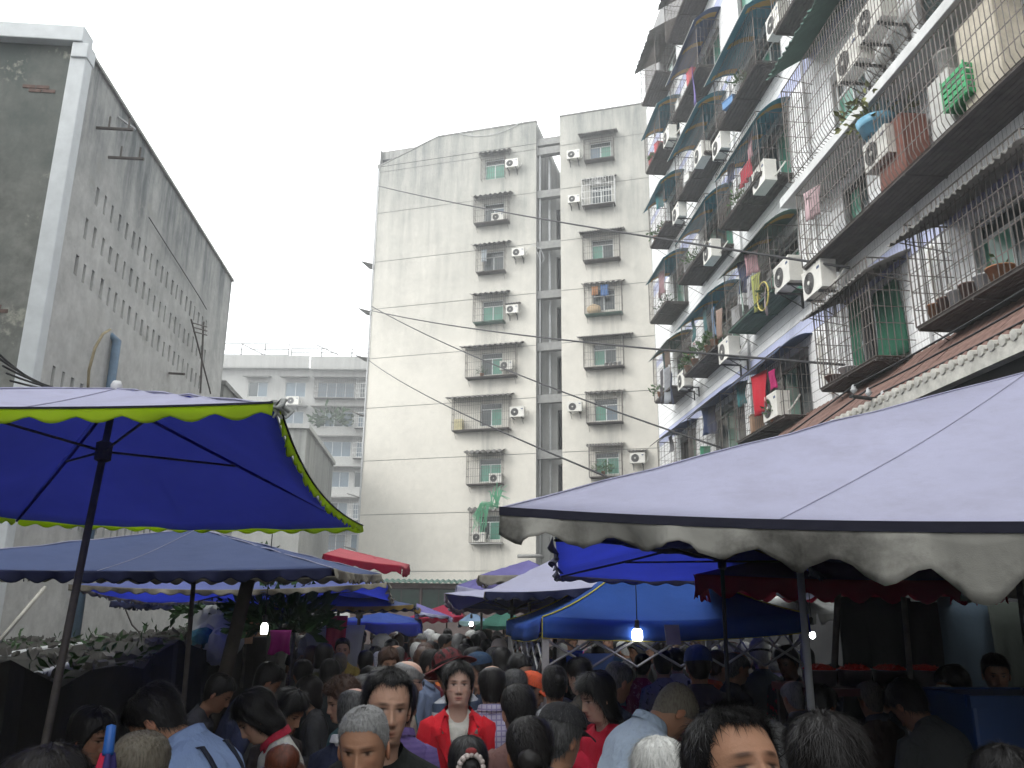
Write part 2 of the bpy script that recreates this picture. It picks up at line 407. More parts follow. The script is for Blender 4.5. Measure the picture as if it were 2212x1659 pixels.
# ------------------------------------------------------------------ grey block at the end of the lane
ANG = R(-21); pc = at(1158, 700, Y=46)
blk = thing('apartment_block', 'tall cream and grey apartment block closing the lane, two narrow columns of windows', 'building', (pc.x, pc.y, 0), ANG)
JZ = [0, 4.2, 7.45, 10.65, 13.9, 17.05, 20.3, 23.5, 26.92, 29.9]
WL = [6.56, 9.82, 13.07, 16.14, 19.43, 22.65, 25.9, 28.95]; WR = [9.94, 12.94, 16.18, 19.47, 22.66, 26.22, 29.17]
hl = [(-3.35,-2.05,z-.68,z+.68) for z in WL]; hr = [(3.38,4.68,z-.62,z+.62) for z in WR]
def split(hs, a, b):
    return [h for h in hs if h[2] >= a and h[3] <= b]
for (x0, x1, hs, top) in ((-10.68, 0.0, hl, 31.9), (1.52, 12.0, hr, 31.95)):
    mb = MB().box((x0,.31,0),(x1,13,top-.3)); mb.build('block_body', M['sidewall'], blk)
    cuts = [z for z in JZ if all(not (h[2]-.05 < z < h[3]+.05) for h in hs)] + ([top] if x0 > 0 else [30.31])
    cuts = sorted(set(cuts))
    for a, b in zip(cuts[:-1], cuts[1:]):
        wall_holes(x0, x1, a+.018, b-.018, split(hs, a, b), .3).build('wall_panel', M['cream'], blk)
    MB().add([(x0,.05,0),(x1,.05,0),(x1,.05,top-.4 if x0 > 0 else 29.6),(x0,.05,top-.4 if x0 > 0 else 29.6)], [(0,1,2,3)]) # backing of the joints
    jb = MB()
    for z in cuts[1:-1]: jb.box((x0+.01,.03,z-.03),(x1-.01,.3,z+.03))
    jb.build('wall_joint', M['beam'], blk)
    sw = MB()
    for x in (x0, x1): sw.add([(x,0,0),(x,.32,0),(x,.32,top-.3),(x,0,top-.3)], [(0,1,2,3)])
    sw.build('wall_return', M['sidewall'], blk)
    MB().box((x0+.05,.305,0),(x1-.05,.309,31)).build('room_backing', M['dark'], blk)
# gable shoulder of the left wing
a = 30.31+.018
gm = MB().add([(-10.68,0,a),(0,0,a),(0,0,31.9),(-6.66,0,31.85),(-10.68,0,30.36)], [(0,1,2,3,4)]); gm.add([(-10.68,0,30.36),(-6.66,0,31.85),(0,0,31.9),(0,13,31.9),(-6.66,13,31.85),(-10.68,13,30.36)], [(0,1,4,5),(1,2,3,4)])
gm.add([(0,0,a),(0,13,a),(0,13,31.9),(0,0,31.9)], [(0,1,2,3)]); gm.build('gable', M['cream'], blk)
cp = MB(); cp.obox((-8.67,.1,31.14), (2.02,0,.745), (0,.14,0), (-.012,0,.035)); cp.box((-6.64,-.04,31.86),(0.03,.24,31.95)); cp.box((1.49,-.04,31.955),(12,.24,32.03)); cp.box((-10.82,-.05,30.2),(-10.6,.3,30.5)); cp.build('coping', M['sidewall'], blk)
MB().tube([(-10.72,-.05,0),(-10.72,-.05,30.2)], .05, 6).build('drain_pipe', M['pipe_grey'], blk)
# the slot between the wings
sh = [(.95,1.46,z+.4,z+2.75) for z in JZ[:-2]]
wall_holes(0.02, 1.5, 0, 27.6, sh, .3, y=1.3).build('slot_wall', M['sidewall'], blk)
MB().box((0.02,1.61,0),(1.5,1.7,27)).build('slot_backing', M['dark'], blk)
for z in JZ[1:]+[30.55]:
    MB().box((.003,.22,z-.28),(1.517,.62,z+.2)).build('beam', M['beam'], blk)
MB().tube([(.62,.9,0),(.62,.9,30.2)], .075, 8).build('drain_pipe', M['pipe_grey'], blk, smooth=True)
MB().tube([(.15,.35,0),(.15,.35,29.9)], .05, 8).build('drain_pipe', M['pipe_grey'], blk, smooth=True)
MB().tube([(-.9,-.45,4.95),(.3,-.45,4.95),(.3,.3,4.95)], .10, 8).build('drain_pipe', M['beam'], blk, smooth=True)
# left column: window, cage and rain cover, floor by floor from the bottom
gp = M['pane_green']; pd = M['pane_dark']; pb = M['pane_blue']
Lspec = [  # cage x0,x1, cage z lo/hi rel, awning x0,x1,depth, tray colour, cage depth
 (-3.7,-1.85,-.85,.85,-3.9,-1.9,.35,'steel_white',.5,(pd,gp)), (-3.95,-1.85,-.85,.9,-4.1,-1.8,.65,'tray',.5,(gp,gp)), (-4.9,-1.45,-.95,.95,-5.3,-1.3,.75,'tray',.55,(pd,gp)),
 (-4.15,-1.1,-.9,.9,-4.5,-.7,.75,'tray',.55,(pd,gp)), (-3.75,-1.85,-.8,.85,-3.95,-1.6,.7,'corr_green',.55,(gp,gp)), (-3.65,-1.85,-.8,.85,-3.95,-1.55,.7,'tray',.5,(pd,pd)),
 (-3.85,-1.65,-.8,.85,-4.0,-1.45,.75,'tray',.55,(pd,pb)), (-3.5,-1.95,-.8,.6,-3.75,-1.6,.6,None,.35,(gp,gp))]
for i, (z, S) in enumerate(zip(WL, Lspec)):
    window(blk, -3.35, -2.05, z-.68, z+.68, S[9], open_=0 if i in (0, 3) else None)
    cage(blk, S[0], S[1], z+S[2], z+S[3], S[8], step=.13, bar=.010, tray=S[7], rails=3)
    corrugated(blk, S[4], S[5], z+1.15, .22, S[6], M['corr'], pitch=.30, amp=.055, seed=i)
Rspec = [(3.1,4.9,-.8,.85,2.95,5.0,.45,'tray',.45,(gp,gp)), (3.0,5.0,-.8,.95,2.9,5.1,.45,'tray',.5,(gp,pb)), (2.9,5.15,-.85,.9,2.55,5.7,.75,'tray',.5,(gp,pd)), (3.0,5.15,-.95,.95,2.8,5.3,.5,'corr_green',.5,(pd,gp)),
 (2.95,5.1,-.8,.85,2.7,5.4,.75,'tray',.5,(gp,pd)), (2.95,4.9,-.85,.85,2.85,5.0,.5,'tray',.55,(pd,pd)), (3.1,4.9,-.75,.6,2.75,5.15,.75,'tray',.45,(pb,gp))]
for i, (z, S) in enumerate(zip(WR, Rspec)):
    window(blk, 3.38, 4.68, z-.62, z+.62, S[9], open_=1 if i in (2, 3) else None)
    wh = 'steel_white' if i == 5 else 'steel'
    c = cage(blk, S[0], S[1], z+S[2], z+S[3], S[8], step=.16 if i == 5 else .13, bar=.018 if i == 5 else .010, tray=S[7], rails=3, mat=wh)
    if i == 5:
        fan = MB()
        for k in range(9):
            w_ = math.pi*k/8; fan.tube([(3.95,-.56,z+.42),(3.95+.48*math.cos(w_),-.56,z+.42+.48*math.sin(w_))], .013, 4)
        fan.tube([(3.95+.48*math.cos(math.pi*k/16),-.56,z+.42+.48*math.sin(math.pi*k/16)) for k in range(17)], .013, 4); fan.build('fan_ornament', M['steel_white'], c)
    corrugated(blk, S[4], S[5], z+1.1, .2, S[6], M['corr'], pitch=.30 if i % 2 else .15, amp=.045, seed=20+i)
for i, z in enumerate((5.5, 8.6, 13.6, 17.2, 20.3, 23.5)):
    mb = MB().obox((-11.15,.5,z), (.42,0,-.14), (0,.6,0), (.01,0,.02)); mb.build('side_awning', M['corr'], blk)
def acb(x, z, y, label, big=1.0, br=True, cap=False): return ac_unit(W(blk, (x, y, z)), ANG, label, big, br, cap)
FL = ['lowest','second lowest','third lowest','fourth lowest','fifth lowest','sixth lowest','second highest','topmost']
acb(-3.2, WL[0]-.80, -.27, 'air conditioner inside the lowest cage of the cream block, left of its pane', .95, False)
acb(-2.25, WL[1]-.80, -.27, 'air conditioner inside the second lowest cage of the left window column', .95, False)
acb(-1.0, WL[2]-.35, -.36, 'large air conditioner right of the third lowest window, left column of the cream block', 1.05)
acb(-1.7, WL[3]-.55, -.30, 'air conditioner inside the wide fourth lowest cage, left window column', .95, False)
acb(-1.35, WL[4]-.42, -.36, 'air conditioner under a little rain cover beside the fifth lowest left window', .92, True, True)
acb(-1.0, WL[5]-.05, -.36, 'air conditioner with a loose looping cable beside the slot between the wings', .95)
acb(-2.35, WL[6]-.75, -.27, 'air conditioner inside the second highest cage of the left window column', .95, False)
acb(-1.45, WL[7]-.32, -.36, 'topmost air conditioner of the left window column on the cream block', 1.0)
acb(2.35, WR[1]-.1, -.36, 'air conditioner with soot above it, left of the second lowest right column window', 1.0)
acb(5.75, WR[0]-.15, -.36, 'air conditioner under a green cover right of the lowest right column window', 1.0, True, True)
acb(2.45, WR[5]-.55, -.36, 'air conditioner left of the white barred cage with fan ornament', .9)
acb(2.45, WR[6]-.55, -.36, 'topmost air conditioner of the right window column on the cream block', 1.0)
# loose cables on the block
def cable(name, pts, r, mat, label, cat='cable', n=5, sag=0.0, group=None, seg=24):
    P = []
    pts = [Vector(p) for p in pts]
    for a, b in zip(pts[:-1], pts[1:]):
        for k in range(seg):
            t = k/seg; p = a.lerp(b, t); p.z -= sag*4*t*(1-t); P.append(p)
    P.append(pts[-1])
    return MB().tube(P, r, n).build(name, mat, label=label, cat=cat, group=group, smooth=True)
def Wl(p): return Vector(W(blk, p))
cable('loose_cable', [Wl(p) for p in ((-.65,-.2,22.85),(-.2,-.15,23.4),(.3,-.12,23.1),(.55,-.12,22.4),(.35,-.12,22.1),(.1,-.12,22.9))], .018, M['pipe_grey'], 'pale loop of cable hanging by the air conditioner at the slot', seg=4)
cable('hanging_cable', [Wl((-5.4,-.06,32.0)), Wl((-.9,-.06,32.0))], .02, M['pipe_grey'], 'pale cable slung below the roof edge of the cream block', sag=.62)
# straw ball and washing in the cages
def hang(name, pos, w, h, mat, label, cat='laundry', rz=0.0, seed=0, taper=.85):
    rnd = random.Random(seed); P = []; ph = rnd.random()*6
    for j in range(9):
        v = j/8; row = []
        for i in range(13):
            u = i/12-.5; row.append((u*w*(1-(1-taper)*math.sin(v*3)), .045*math.sin(u*16+ph+v*1.5)*v*(w/.6)+.02*math.sin(v*5+ph), -v*h-(.02*math.cos(u*7+ph) if j == 8 else 0)))
        P.append(row)
    o = MB().grid(P).build(name, mat, smooth=True, label=label, cat=cat); o.location = pos; o.rotation_euler = (0,0,rz)
    s = o.modifiers.new('s', 'SOLIDIFY'); s.thickness = .008; return o
hang('hanging_towel', W(blk, (3.6,-.35,WR[3]+.75)), .42, .55, cloth('orange_towel', (.5,.25,.12)), 'orange towel drying in the fourth lowest right column cage', rz=ANG, seed=1)
hang('hanging_towel', W(blk, (4.15,-.35,WR[3]+.8)), .5, .7, cloth('blue_towel', (.12,.24,.5)), 'blue towel drying in the fourth lowest right column cage', rz=ANG, seed=2)
hang('hanging_shirt', W(blk, (-3.2,-.3,WL[5]+.72)), .38, .8, cloth('pale_shirt', (.5,.55,.58)), 'pale washing hung in the third highest left column cage', rz=ANG, seed=3)
sb = MB().ell((0,0,0), (.42,.22,.3), 18, 12, fn=lambda p: 1+.03*math.sin(p.z*40)); o = sb.build('straw_basket', plain('straw', (.5,.38,.24), .9, .25, 12), smooth=True, label='round straw basket in the fourth lowest right column cage', cat='basket'); o.location = W(blk, (3.5,-.26,WR[3]-.63)); o.rotation_euler = (0,0,ANG)
def leafy(loc, r_, n, mat, seed, up=1.0, size=.09, stems=True):
    rnd = random.Random(seed); mb = MB()
    for k in range(n):
        d = Vector((rnd.gauss(0,1), rnd.gauss(0,1), abs(rnd.gauss(0,1))*up)).normalized()*r_*rnd.uniform(.35,1)
        p = Vector(loc)+d; t = (d.normalized()+Vector((rnd.gauss(0,.5),rnd.gauss(0,.5),rnd.gauss(0,.4)))).normalized(); s = t.cross(Vector((rnd.random(),rnd.random(),rnd.random()))).normalized()
        L = size*rnd.uniform(.6,1.5); w = L*.22; nrm = t.cross(s)*w*.4
        mb.add([p, p+t*L*.5+s*w+nrm, p+t*L, p+t*L*.5-s*w+nrm], [(0,1,2),(0,2,3)])
        if stems and k % 7 == 0: mb.tube([Vector(loc), p], .004, 3, cap=False)
    return mb
def potplant(loc, label, pot='terracotta', r_=.12, h=.2, fol=.3, n=90, leaf='leaf', seed=0, flowers=0, scale=1.0):
    t = thing('potted_plant', label, 'potted plant', loc)
    MB().lathe([(0,0),(r_*.72,0),(r_,h),(r_*1.08,h),(r_*1.08,h*1.1),(r_*.9,h*1.1),(r_*.88,h*.9),(0,h*.9)], n=14).build('pot', M[pot], t, smooth=True)
    if n: leafy((0,0,h*.95), fol, n, None, seed, size=.1*scale).build('foliage', M[leaf], t)
    if flowers:
        leafy((0,0,h+fol*.6), fol*.8, flowers, None, seed+1, size=.05, stems=False).build('blossom', M['flower'], t)
    return t
potplant(W(blk, (3.85,-.25,WR[0]-.72)), 'leafy green pot plant in the lowest right column cage of the cream block', fol=.65, n=110, seed=4, scale=1.6)
potplant(W(blk, (-3.2,-.3,WL[3]-.87)), 'dark pot plant in the wide fourth lowest left column cage', fol=.4, n=70, leaf='leaf_dark', seed=5)
for k in range(4):
    potplant(W(blk, (4.15+.25*k,-.3,WR[2]-.82)), f'small white jar on the third lowest right column tray, {ORD[k]} from its left', 'pot_white', .1, .2, n=0)
cr = MB()
for i in range(6):
    for j in range(4): cr.box((-.22+.115*j,-.16,.02+.105*i),(-.135+.115*j,.16,.09+.105*i))
cr.box((-.24,-.15,0),(.24,.15,.66)); o = cr.build('yellow_crate', plain('crate_yellow', (.55,.5,.3), .6), label='pale yellow louvred crate at the left end of the widest cage', cat='crate'); o.location = W(blk, (-4.55,-.3,WL[2]-.94)); o.rotation_euler = (0,0,ANG)

# ------------------------------------------------------------------ low shop row in front of the block
lb = thing('low_building', 'low pink washed building with green tin roof at the foot of the block', 'building', (0,31,0))
hs = [(-2.1,-.75,2.05,2.8), (-.7,.55,2.05,2.8), (.6,1.9,2.05,2.8)]
wall_holes(-3.2, 9.0, 0, 2.98, hs, .2).build('wall', plain('pink_wash', (.30,.235,.22), .9, .3, 2), lb)
MB().box((-3.2,.4,0),(9,5,2.9)).build('body', M['sidewall'], lb)
for h in hs: window(lb, h[0], h[1], h[2], h[3], (plain('shop_green_glass', (.03,.075,.055), .2, .3),), y=.08, transom=0, frame='tray')
corrugated(lb, -3.4, 9.2, 3.12, .12, .7, M['corr_green'], .35, pitch=.2, amp=.03, name='roof')

# ------------------------------------------------------------------ pale block far behind on the left
FY = 80.0; fa = thing('far_apartment_block', 'pale apartment block far behind with roof railings and barred windows', 'building', (-8.0, FY, 0), R(-5))
fm = wall_mat('far_render', (.43,.43,.41), (.24,.24,.23), 14, 34, .8)
fl = [23.0-2.95*k for k in range(7)]; fh = []; fw_ = []
for k, z in enumerate(fl):
    for x, w_ in ((-10.6,1.9),(-6.9,2.0),(-2.9,3.6),(.35,1.9)):
        fh.append((x-w_/2, x+w_/2, z-.75, z+.75))
wall_holes(-16, 2.0, 0, 25.2, fh, .3).build('wall', fm, fa); MB().box((-16,.32,0),(2.2,12,25.1)).build('body', M['sidewall'], fa)
for k, h in enumerate(fh):
    window(fa, *h, (pb,) if k % 3 else (pd, pb), y=.1, cols=4 if h[1]-h[0] > 3 else 2, transom=0)
    xx = (h[0]+h[1])/2; w_ = (h[1]-h[0])/2
    if k % 4 == 3 and k % 8 == 3 or k % 5 == 2: cage(fa, h[0]-.2, h[1]+.2, h[2]-.2, h[3]+.25, .6, step=.2, bar=.02, rails=3, mat='steel_white' if k % 2 else 'steel', sidebars=False)
    MB().obox((xx,-.45,h[3]+.42), (w_+.35,0,0), (0,.5,.10), (0,-.01,.05)).build('canopy', M['corr'], fa)
for x0, x1, z in ((-16,-5.6,25.0),(-5.4,2.3,24.9)):
    MB().box((x0,-.7,z),(x1,.31,z+.12)).build('roof_slab', fm, fa); MB().box((x0,-.72,z+.12),(x1,-.5,z+1.25)).build('parapet', fm, fa)
for (x0, x1, hh) in ((-15.5,-8.3,1.8),(-8.0,1.2,1.3)):
    rl = MB()
    for k in range(4): rl.tube([(x0,1.5,26.4+hh*k/3),(x1,1.5,26.4+hh*k/3)], .05, 4)
    for x in np.linspace(x0, x1, 4): rl.tube([(x,1.5,25),(x,1.5,26.4+hh)], .06, 4)
    rl.tube([(x0+2.5,1.5,28.1),(x0+5.2,-.2,26.5)], .06, 4); rl.build('roof_railing', M['ac_grille'], fa)
ac_unit(W(fa, (-6.9,-.5,21.3)), R(-5), 'small white air conditioner below the second window of the pale far block', 1.5)
ac_unit(W(fa, (1.6,-.9,17.8)), R(-5), 'air conditioner at the right end of the pale far block', 1.6)
leafy((0,0,0), 2.0, 260, None, 3, .4, .5).build('balcony_plants', M['leaf_dark'], label='bushy balcony plants on the second highest floor of the far block', cat='plants').location = W(fa, (-2.9,-.8,19.4))
# stained wall between
sw = thing('stained_building', 'windowless stained concrete building in front of the pale far block', 'building', (-7.5,44.9,0), 0)
smt = wall_mat('stained_concrete', (.36,.36,.34), (.10,.11,.10), 2, 15, 1.0)
MB().box((-9,0,0),(0,11.5,11.5)).build('wall', smt, sw); MB().box((-9.2,-.15,11.5),(.15,11.6,11.75)).build('roof_edge', M['sidewall'], sw)
an = thing('annex', 'lower stained annex continuing behind the slit windowed wall', 'building', (-7.55,28.0,0), 0)
MB().box((-6,0,0),(0,3.0,9.35)).build('wall', smt, an); MB().box((-6.1,-.05,9.35),(.06,3.05,9.5)).build('roof_edge', M['beam'], an)

# ------------------------------------------------------------------ left building: long wall of slits, mossy end wall
lf = thing('slit_wall_building', 'windowless plastered building with rows of tiny slits and a mossy dark end wall', 'building', (-7.5,0,0), R(90))
sl = []
for zt, n0, n1 in ((10.62,0,21),(9.72,-.6,21),(8.84,-1.1,21),(6.45,-1.6,7),(3.95,-.5,14)):
    k = 0
    while 16.55+n0*.42+k*.425 < 16.6+n1*.42:
        x = 16.55+n0*.42+k*.425; jx, jz = random.uniform(-.025,.025), random.uniform(-.02,.02); sl.append((round(x+jx,3), round(x+jx+random.uniform(.11,.16),3), round(zt-.44+jz,3), round(zt+random.uniform(-.04,.02),3))); k += 1
wall_holes(15.15, 27.45, 0, 12.9, sl, .16).build('wall', M['plaster_slit'], lf)
MB().box((15.2,.17,0),(27.4,14,12.8)).build('body', plain('bricked_up_slit', (.13,.13,.125), .95, .5, 2), lf)
ew = MB()
def hump(y, z): return 0
ew.add([(15.15,0,0),(15.15,16,0),(15.15,16,12.95),(15.15,0,12.95)], [(0,1,2,3)]); ew.add([(27.45,0,0),(27.45,14,0),(27.45,14,12.9),(27.45,0,12.9)], [(0,1,2,3)]); ew.add([(15.15,0,12.9),(27.45,0,12.9),(27.45,14,12.9),(15.15,14,12.9)], [(0,1,2,3)])
ew.build('end_wall', M['moss'], lf)
MB().box((14.95,.0,12.95),(15.4,16,13.3)).build('coping', M['coping'], lf, bevel=.02)
MB().box((15.32,-.06,12.9),(27.5,.2,12.97)).build('roof_edge', M['sidewall'], lf)
tr = MB().box((15.02,-.1,0),(15.32,.22,12.85)); tr.box((14.98,-.12,12.6),(15.36,.2,12.94)); tr.build('corner_downpipe', M['coping'], lf, bevel=.02)
rb = random.Random(5)
for (bx, bz, nx, nz) in ((.45,11.85,2,2),(.6,7.2,2,2)):
    for i in range(nx):
        for j in range(nz):
            x = bx+.26*i+(.13 if j % 2 else 0); MB().box((15.135,x,bz+.085*j),(15.17,x+.24,bz+.085*j+.07)).build('brick', plain('old_brick', (.15,.10,.085), .95, .4, 9), lf)
for (x, z) in ((16.1,11.7),(16.85,11.45)):      # iron brackets
    b = MB().tube([(x,0,z),(x,-.75,z)], .035, 5); b.tube([(x,-.25,z),(x,-.25,z+.28)], .02, 4); b.tube([(x,-.65,z),(x,-.65,z+.28)], .02, 4); b.build('bracket', M['steel'], lf)
MB().tube([(17.0,0,12.55),(17.4,-.25,12.5)], .03, 5).build('stub_pipe', M['pipe_grey'], lf)
bp = MB().tube([(18.35,-.12,1.2),(18.35,-.12,7.75),(18.35,.05,7.85)], .10, 8); bp.build('drain_pipe', M['pipe_blue'], lf, smooth=True)
cable('bent_hose', [at(190,838,X=-7.3), at(192,800,X=-7.25), at(205,752,X=-7.2), at(222,722,X=-7.2), at(238,712,X=-7.35)], .03, plain('ochre_hose', (.30,.25,.15)), 'brown hose arching against the slit windowed wall', seg=4)
for k in range(5):
    cable('rooftop_cable', [at(-10+8*k,758+16*k,X=-6.9), at(108+22*k,842+2*k,X=-6.9)], .018, M['wire'], f'black cable slung low across the mossy end wall, {ORD[k]} from the top', sag=.05, seg=6)
cable('wall_cable', [at(322,470,X=-7.45), at(430,640,X=-7.45), at(446,668,X=-7.4)], .013, M['wire'], 'thin cable running down the slit windowed wall', seg=6)
an_t = thing('roof_aerial', 'rusty pole aerial with cross arms against the slit windowed wall', 'aerial', tuple(at(433,850,X=-7.2)))
b0 = at(433,850,X=-7.2); P = lambda x, y: at(x, y, X=-7.2)-b0
ae = MB().tube([P(433,850),P(440,695)], .03, 5); ae.tube([P(413,690),P(455,850)], .025, 5); ae.build('mast', M['steel'], an_t)
ae = MB()
for k in range(3): ae.tube([P(418,698+9*k),P(447,706+9*k)], .02, 4)
ae.build('cross_arm', M['steel'], an_t)
br = MB().tube([at(365,806,X=-7.5)-b0, at(398,808,X=-6.9)-b0], .035, 5); br.build('bracket', M['steel'], an_t)
# unseen building added left of the photographer to block sun from the lane
nbh = thing('added_shade_building', 'unseen grey building added beyond the left picture edge to shade the lane', 'building', (-8.4,0,0), R(90))
nh = [(x, x+1.4, z, z+1.4) for x in np.arange(-14, 9, 3.2) for z in (3.4,6.6,9.8,13.0)]
wall_holes(-16, 10.5, 0, 16, nh, .25).build('wall', M['sidewall'], nbh); MB().box((-15.9,.27,0),(10.45,13,15.9)).build('body', M['sidewall'], nbh)
for h in nh: window(nbh, *h, (pd,), y=.12)
# bank of rubble along the foot of the wall with its kerb
nb = 60; P = []
def bank_z(x, y): return 1.30+.09*math.sin(y*1.3)+.06*math.sin(y*3.1+x*2)+.16*(x+7.6)/4.5
for j in range(13):
    row = []
    for i in range(nb+1):
        y = -2+i*(34/nb); v = j/11; x = -7.7+min(v,1)*4.6+(.06*math.sin(y*5)+.05*math.sin(y*13) if j >= 9 else 0)
        z = bank_z(x, y)+random.uniform(-.035,.035) if j < 12 else 0
        row.append((x if j < 12 else x+.05, y, z))
    P.append(row)
MB().grid(P).build('rubble_bank', plain('bank_soil', (.026,.025,.021), .95, .5, 3, bstr=.5), kind='structure', smooth=False)
rub = MB(); rr_ = random.Random(9)
for k in range(1500):
    x = rr_.uniform(-7.3,-3.15); y = rr_.uniform(3,30); s = rr_.uniform(.02,.08); z = bank_z(x, y)+.02
    rub.obox((x,y,z), Vector((rr_.gauss(0,1),rr_.gauss(0,1),rr_.gauss(0,.5))).normalized()*s, Vector((rr_.gauss(0,1),rr_.gauss(0,1),rr_.gauss(0,.5))).normalized()*s*.7, (0,0,s*.4))
rub.build('rubble', plain('rubble_stone', (.11,.105,.095), .95, .5, 6), kind='stuff', label='loose rubble strewn on the bank below the slit windowed wall', cat='rubble')
wd = leafy((0,0,0), 1, 1, None, 0)
wd = MB()
for k in range(70): 
    y = rr_.uniform(4,28); x = rr_.uniform(-7.2,-3.2); q = leafy((x,y,bank_z(x,y)), .22, 12, None, k, .8, .12, False); wd.add(q.v, q.f)
wd.build('weeds', M['leaf_dark'], kind='stuff', label='weeds growing on the rubble bank', cat='weeds')

# ------------------------------------------------------------------ right building: white tiles, cages on every floor
rb_ = thing('tiled_apartment_building', 'white tiled apartment building with caged balconies and plastic awnings along the right side', 'building', (8.6,0,0), R(-90))
TR = [6.4+3.2*k for k in range(6)]; LP = [7.92+3.2*k for k in range(6)]
cols = [(27.3,29.9),(22.5,26.0),(18.1,21.6)]
holes = []; wins = []
for ci, (ya, yb) in enumerate(cols):
    for k in range(6):
        w0, w1 = -(yb-.5), -(ya+.35); holes.append((w0, w1, TR[k]+.12, TR[k]+1.62)); wins.append((holes[-1], ci, k))
for (ya, yb, z0, z1) in ((14.35,15.75,6.95,8.15),(10.5,12.0,6.95,8.2),(15.0,16.0,9.65,10.95),(12.9,14.0,9.65,10.95),(10.2,12.0,9.65,11.0),(14.6,16.0,12.1,13.7),(10.5,12.6,12.1,13.7),(14.8,16.6,15.9,17.3),(10,13,15.9,17.3)):
    holes.append((-yb, -ya, z0, z1)); wins.append((holes[-1], 3, 0))
wall_holes(-32.5, 14, 0, 27, holes, .22).build('wall', M['grout'], rb_)
MB().box((-32.5,.23,0),(14,12,27)).build('body', M['dark'], rb_); MB().add([(-32.5,0,0),(-32.5,12,0),(-32.5,12,27),(-32.5,0,27)], [(0,1,2,3)]).build('end_wall', M['sidewall'], rb_)
for i, (h, ci, k) in enumerate(wins):
    window(rb_, *h, ((M['pane_green'], pd) if i % 3 else (pd, M['pane_green'])), y=.10, cols=3 if h[1]-h[0] > 2.2 else 2, transom=.25 if i % 2 else 0, frame='frame_white' if i % 4 else 'tray')
# tiles: thousands of small glazed strips with open joints
tw, th, gp_ = .098, .238, .012
def tile_geo(x, z, t=.007): return [(x,0,z),(x+tw-gp_,0,z),(x+tw-gp_,0,z+th-gp_),(x,0,z+th-gp_),(x+.004,-t,z+.004),(x+tw-gp_-.004,-t,z+.004),(x+tw-gp_-.004,-t,z+th-gp_-.004),(x+.004,-t,z+th-gp_-.004)]
TF = [(4,5,6,7),(0,1,5,4),(1,2,6,5),(2,3,7,6),(3,0,4,7)]
tiles = {0: [], 1: []}
nx = int((32.4-8.6)/tw); nz = int((24-6.3)/th)
for j in range(nz):
    z = 6.32+j*th; blue = any(abs(z+th/2-(8.72+3.2*k)) < .2 for k in range(6))
    for i in range(nx):
        x = -32.4+i*tw
        if any(h[0]-tw < x < h[1] and h[2]-th < z < h[3] for h in holes): continue
        tiles[1 if blue else 0].append((x, z))
near = sorted(tiles[0], key=lambda p: (p[0]+11.2)**2*.6+(p[1]-8.6)**2 if -14 < p[0] < -9 and 7.9 < p[1] < 9.2 or -13.9 < p[0] < -12.6 else 999)[:300]
nearset = set(near)
for key, mt in ((0, 'tile_white'), (1, 'tile_blue')):
    T = [p for p in tiles[key] if p not in nearset]; n = len(T)
    base = np.array(tile_geo(0, 0)); off = np.zeros((n,1,3)); off[:,0,0] = [p[0] for p in T]; off[:,0,2] = [p[1] for p in T]; off[:,0,1] = np.random.uniform(-.0015,.0015,n)
    V = (base[None]+off).reshape(-1,3); Fq = (np.array(TF)[None]+8*np.arange(n)[:,None,None]).reshape(-1,4)
    me = bpy.data.meshes.new('wall_tiles'); me.from_pydata(V.tolist(), [], Fq.tolist()); me.materials.append(M[mt]); link('wall_tiles', me, rb_, kind='stuff')
tme = MB().add(tile_geo(0,0), TF).mesh('wall_tile', M['tile_white'])
for x, z in near: link('wall_tile', tme, rb_, loc=(x, random.uniform(-.0015,.0015), z))
# cages and awnings of the three regular columns
for ci, (ya, yb) in enumerate(cols):
    for k in range(6):
        if ci == 2 and k >= 4: continue
        d = .8+.06*((ci*3+k) % 3-1)
        tz = TR[k]+.04*((ci+k*2) % 3); 
        cage(rb_, -yb, -ya-.25, tz, LP[k]+.22, d, step=.12, bar=.0065, rails=4, tray='corr_green' if (ci, k) in ((2,1),(1,0)) else 'tray', rounded=.18 if (ci+k) % 4 == 3 else 0)
        mt = M['awn_blue'] if k == 0 or (ci, k) in ((1,4),) else M['awn_teal'] if k in (2,3,4) else M['corr_green'] if (ci+k) % 2 else M['awn_teal']
        if (ci, k) in ((0,5),(1,5)): corrugated(rb_, -yb-.1, -ya+.1, LP[k]+.75, .75, 1.15, M['corr'], pitch=.22, seed=k)
        else: curved_awning(rb_, -yb-.05, -ya+.02, LP[k]+.52+random.uniform(-.05,.05), random.uniform(.92,1.06), random.uniform(.42,.6), mt, k >= 1)
# near part: two barred windows, a long balcony, a slab, a cage with rounded foot
cage(rb_, -16.3, -13.95, 6.55, 8.5, .8, step=.12, bar=.010, rails=5, tray='tray'); corrugated(rb_, -16.5, -13.75, 8.62, .5, 1.0, M['corr'], pitch=.14, amp=.02, seed=3)
cage(rb_, -12.6, -9.6, 6.62, 8.5, .8, step=.12, bar=.010, rails=5, tray='tray'); corrugated(rb_, -12.75, -9.4, 8.65, .5, 1.05, M['corr'], pitch=.14, amp=.025, seed=4)
cage(rb_, -16.6, -8.2, 9.42, 11.2, .8, step=.12, bar=.010, rails=4, tray='tray', rounded=.2)
MB().box((-17.4,-.85,11.28),(-8,.0,11.5)).build('balcony_slab', plain('slab_white', (.56,.57,.56), .8, .2, 2), rb_, bevel=.015)
cage(rb_, -17.0, -8.2, 11.75, 14.2, .75, step=.11, bar=.010, rails=5, tray=None, rounded=.32)
corrugated(rb_, -17.0, -8.0, 15.2, .72, 1.1, M['corr_green'], pitch=.2, amp=.03, seed=8)
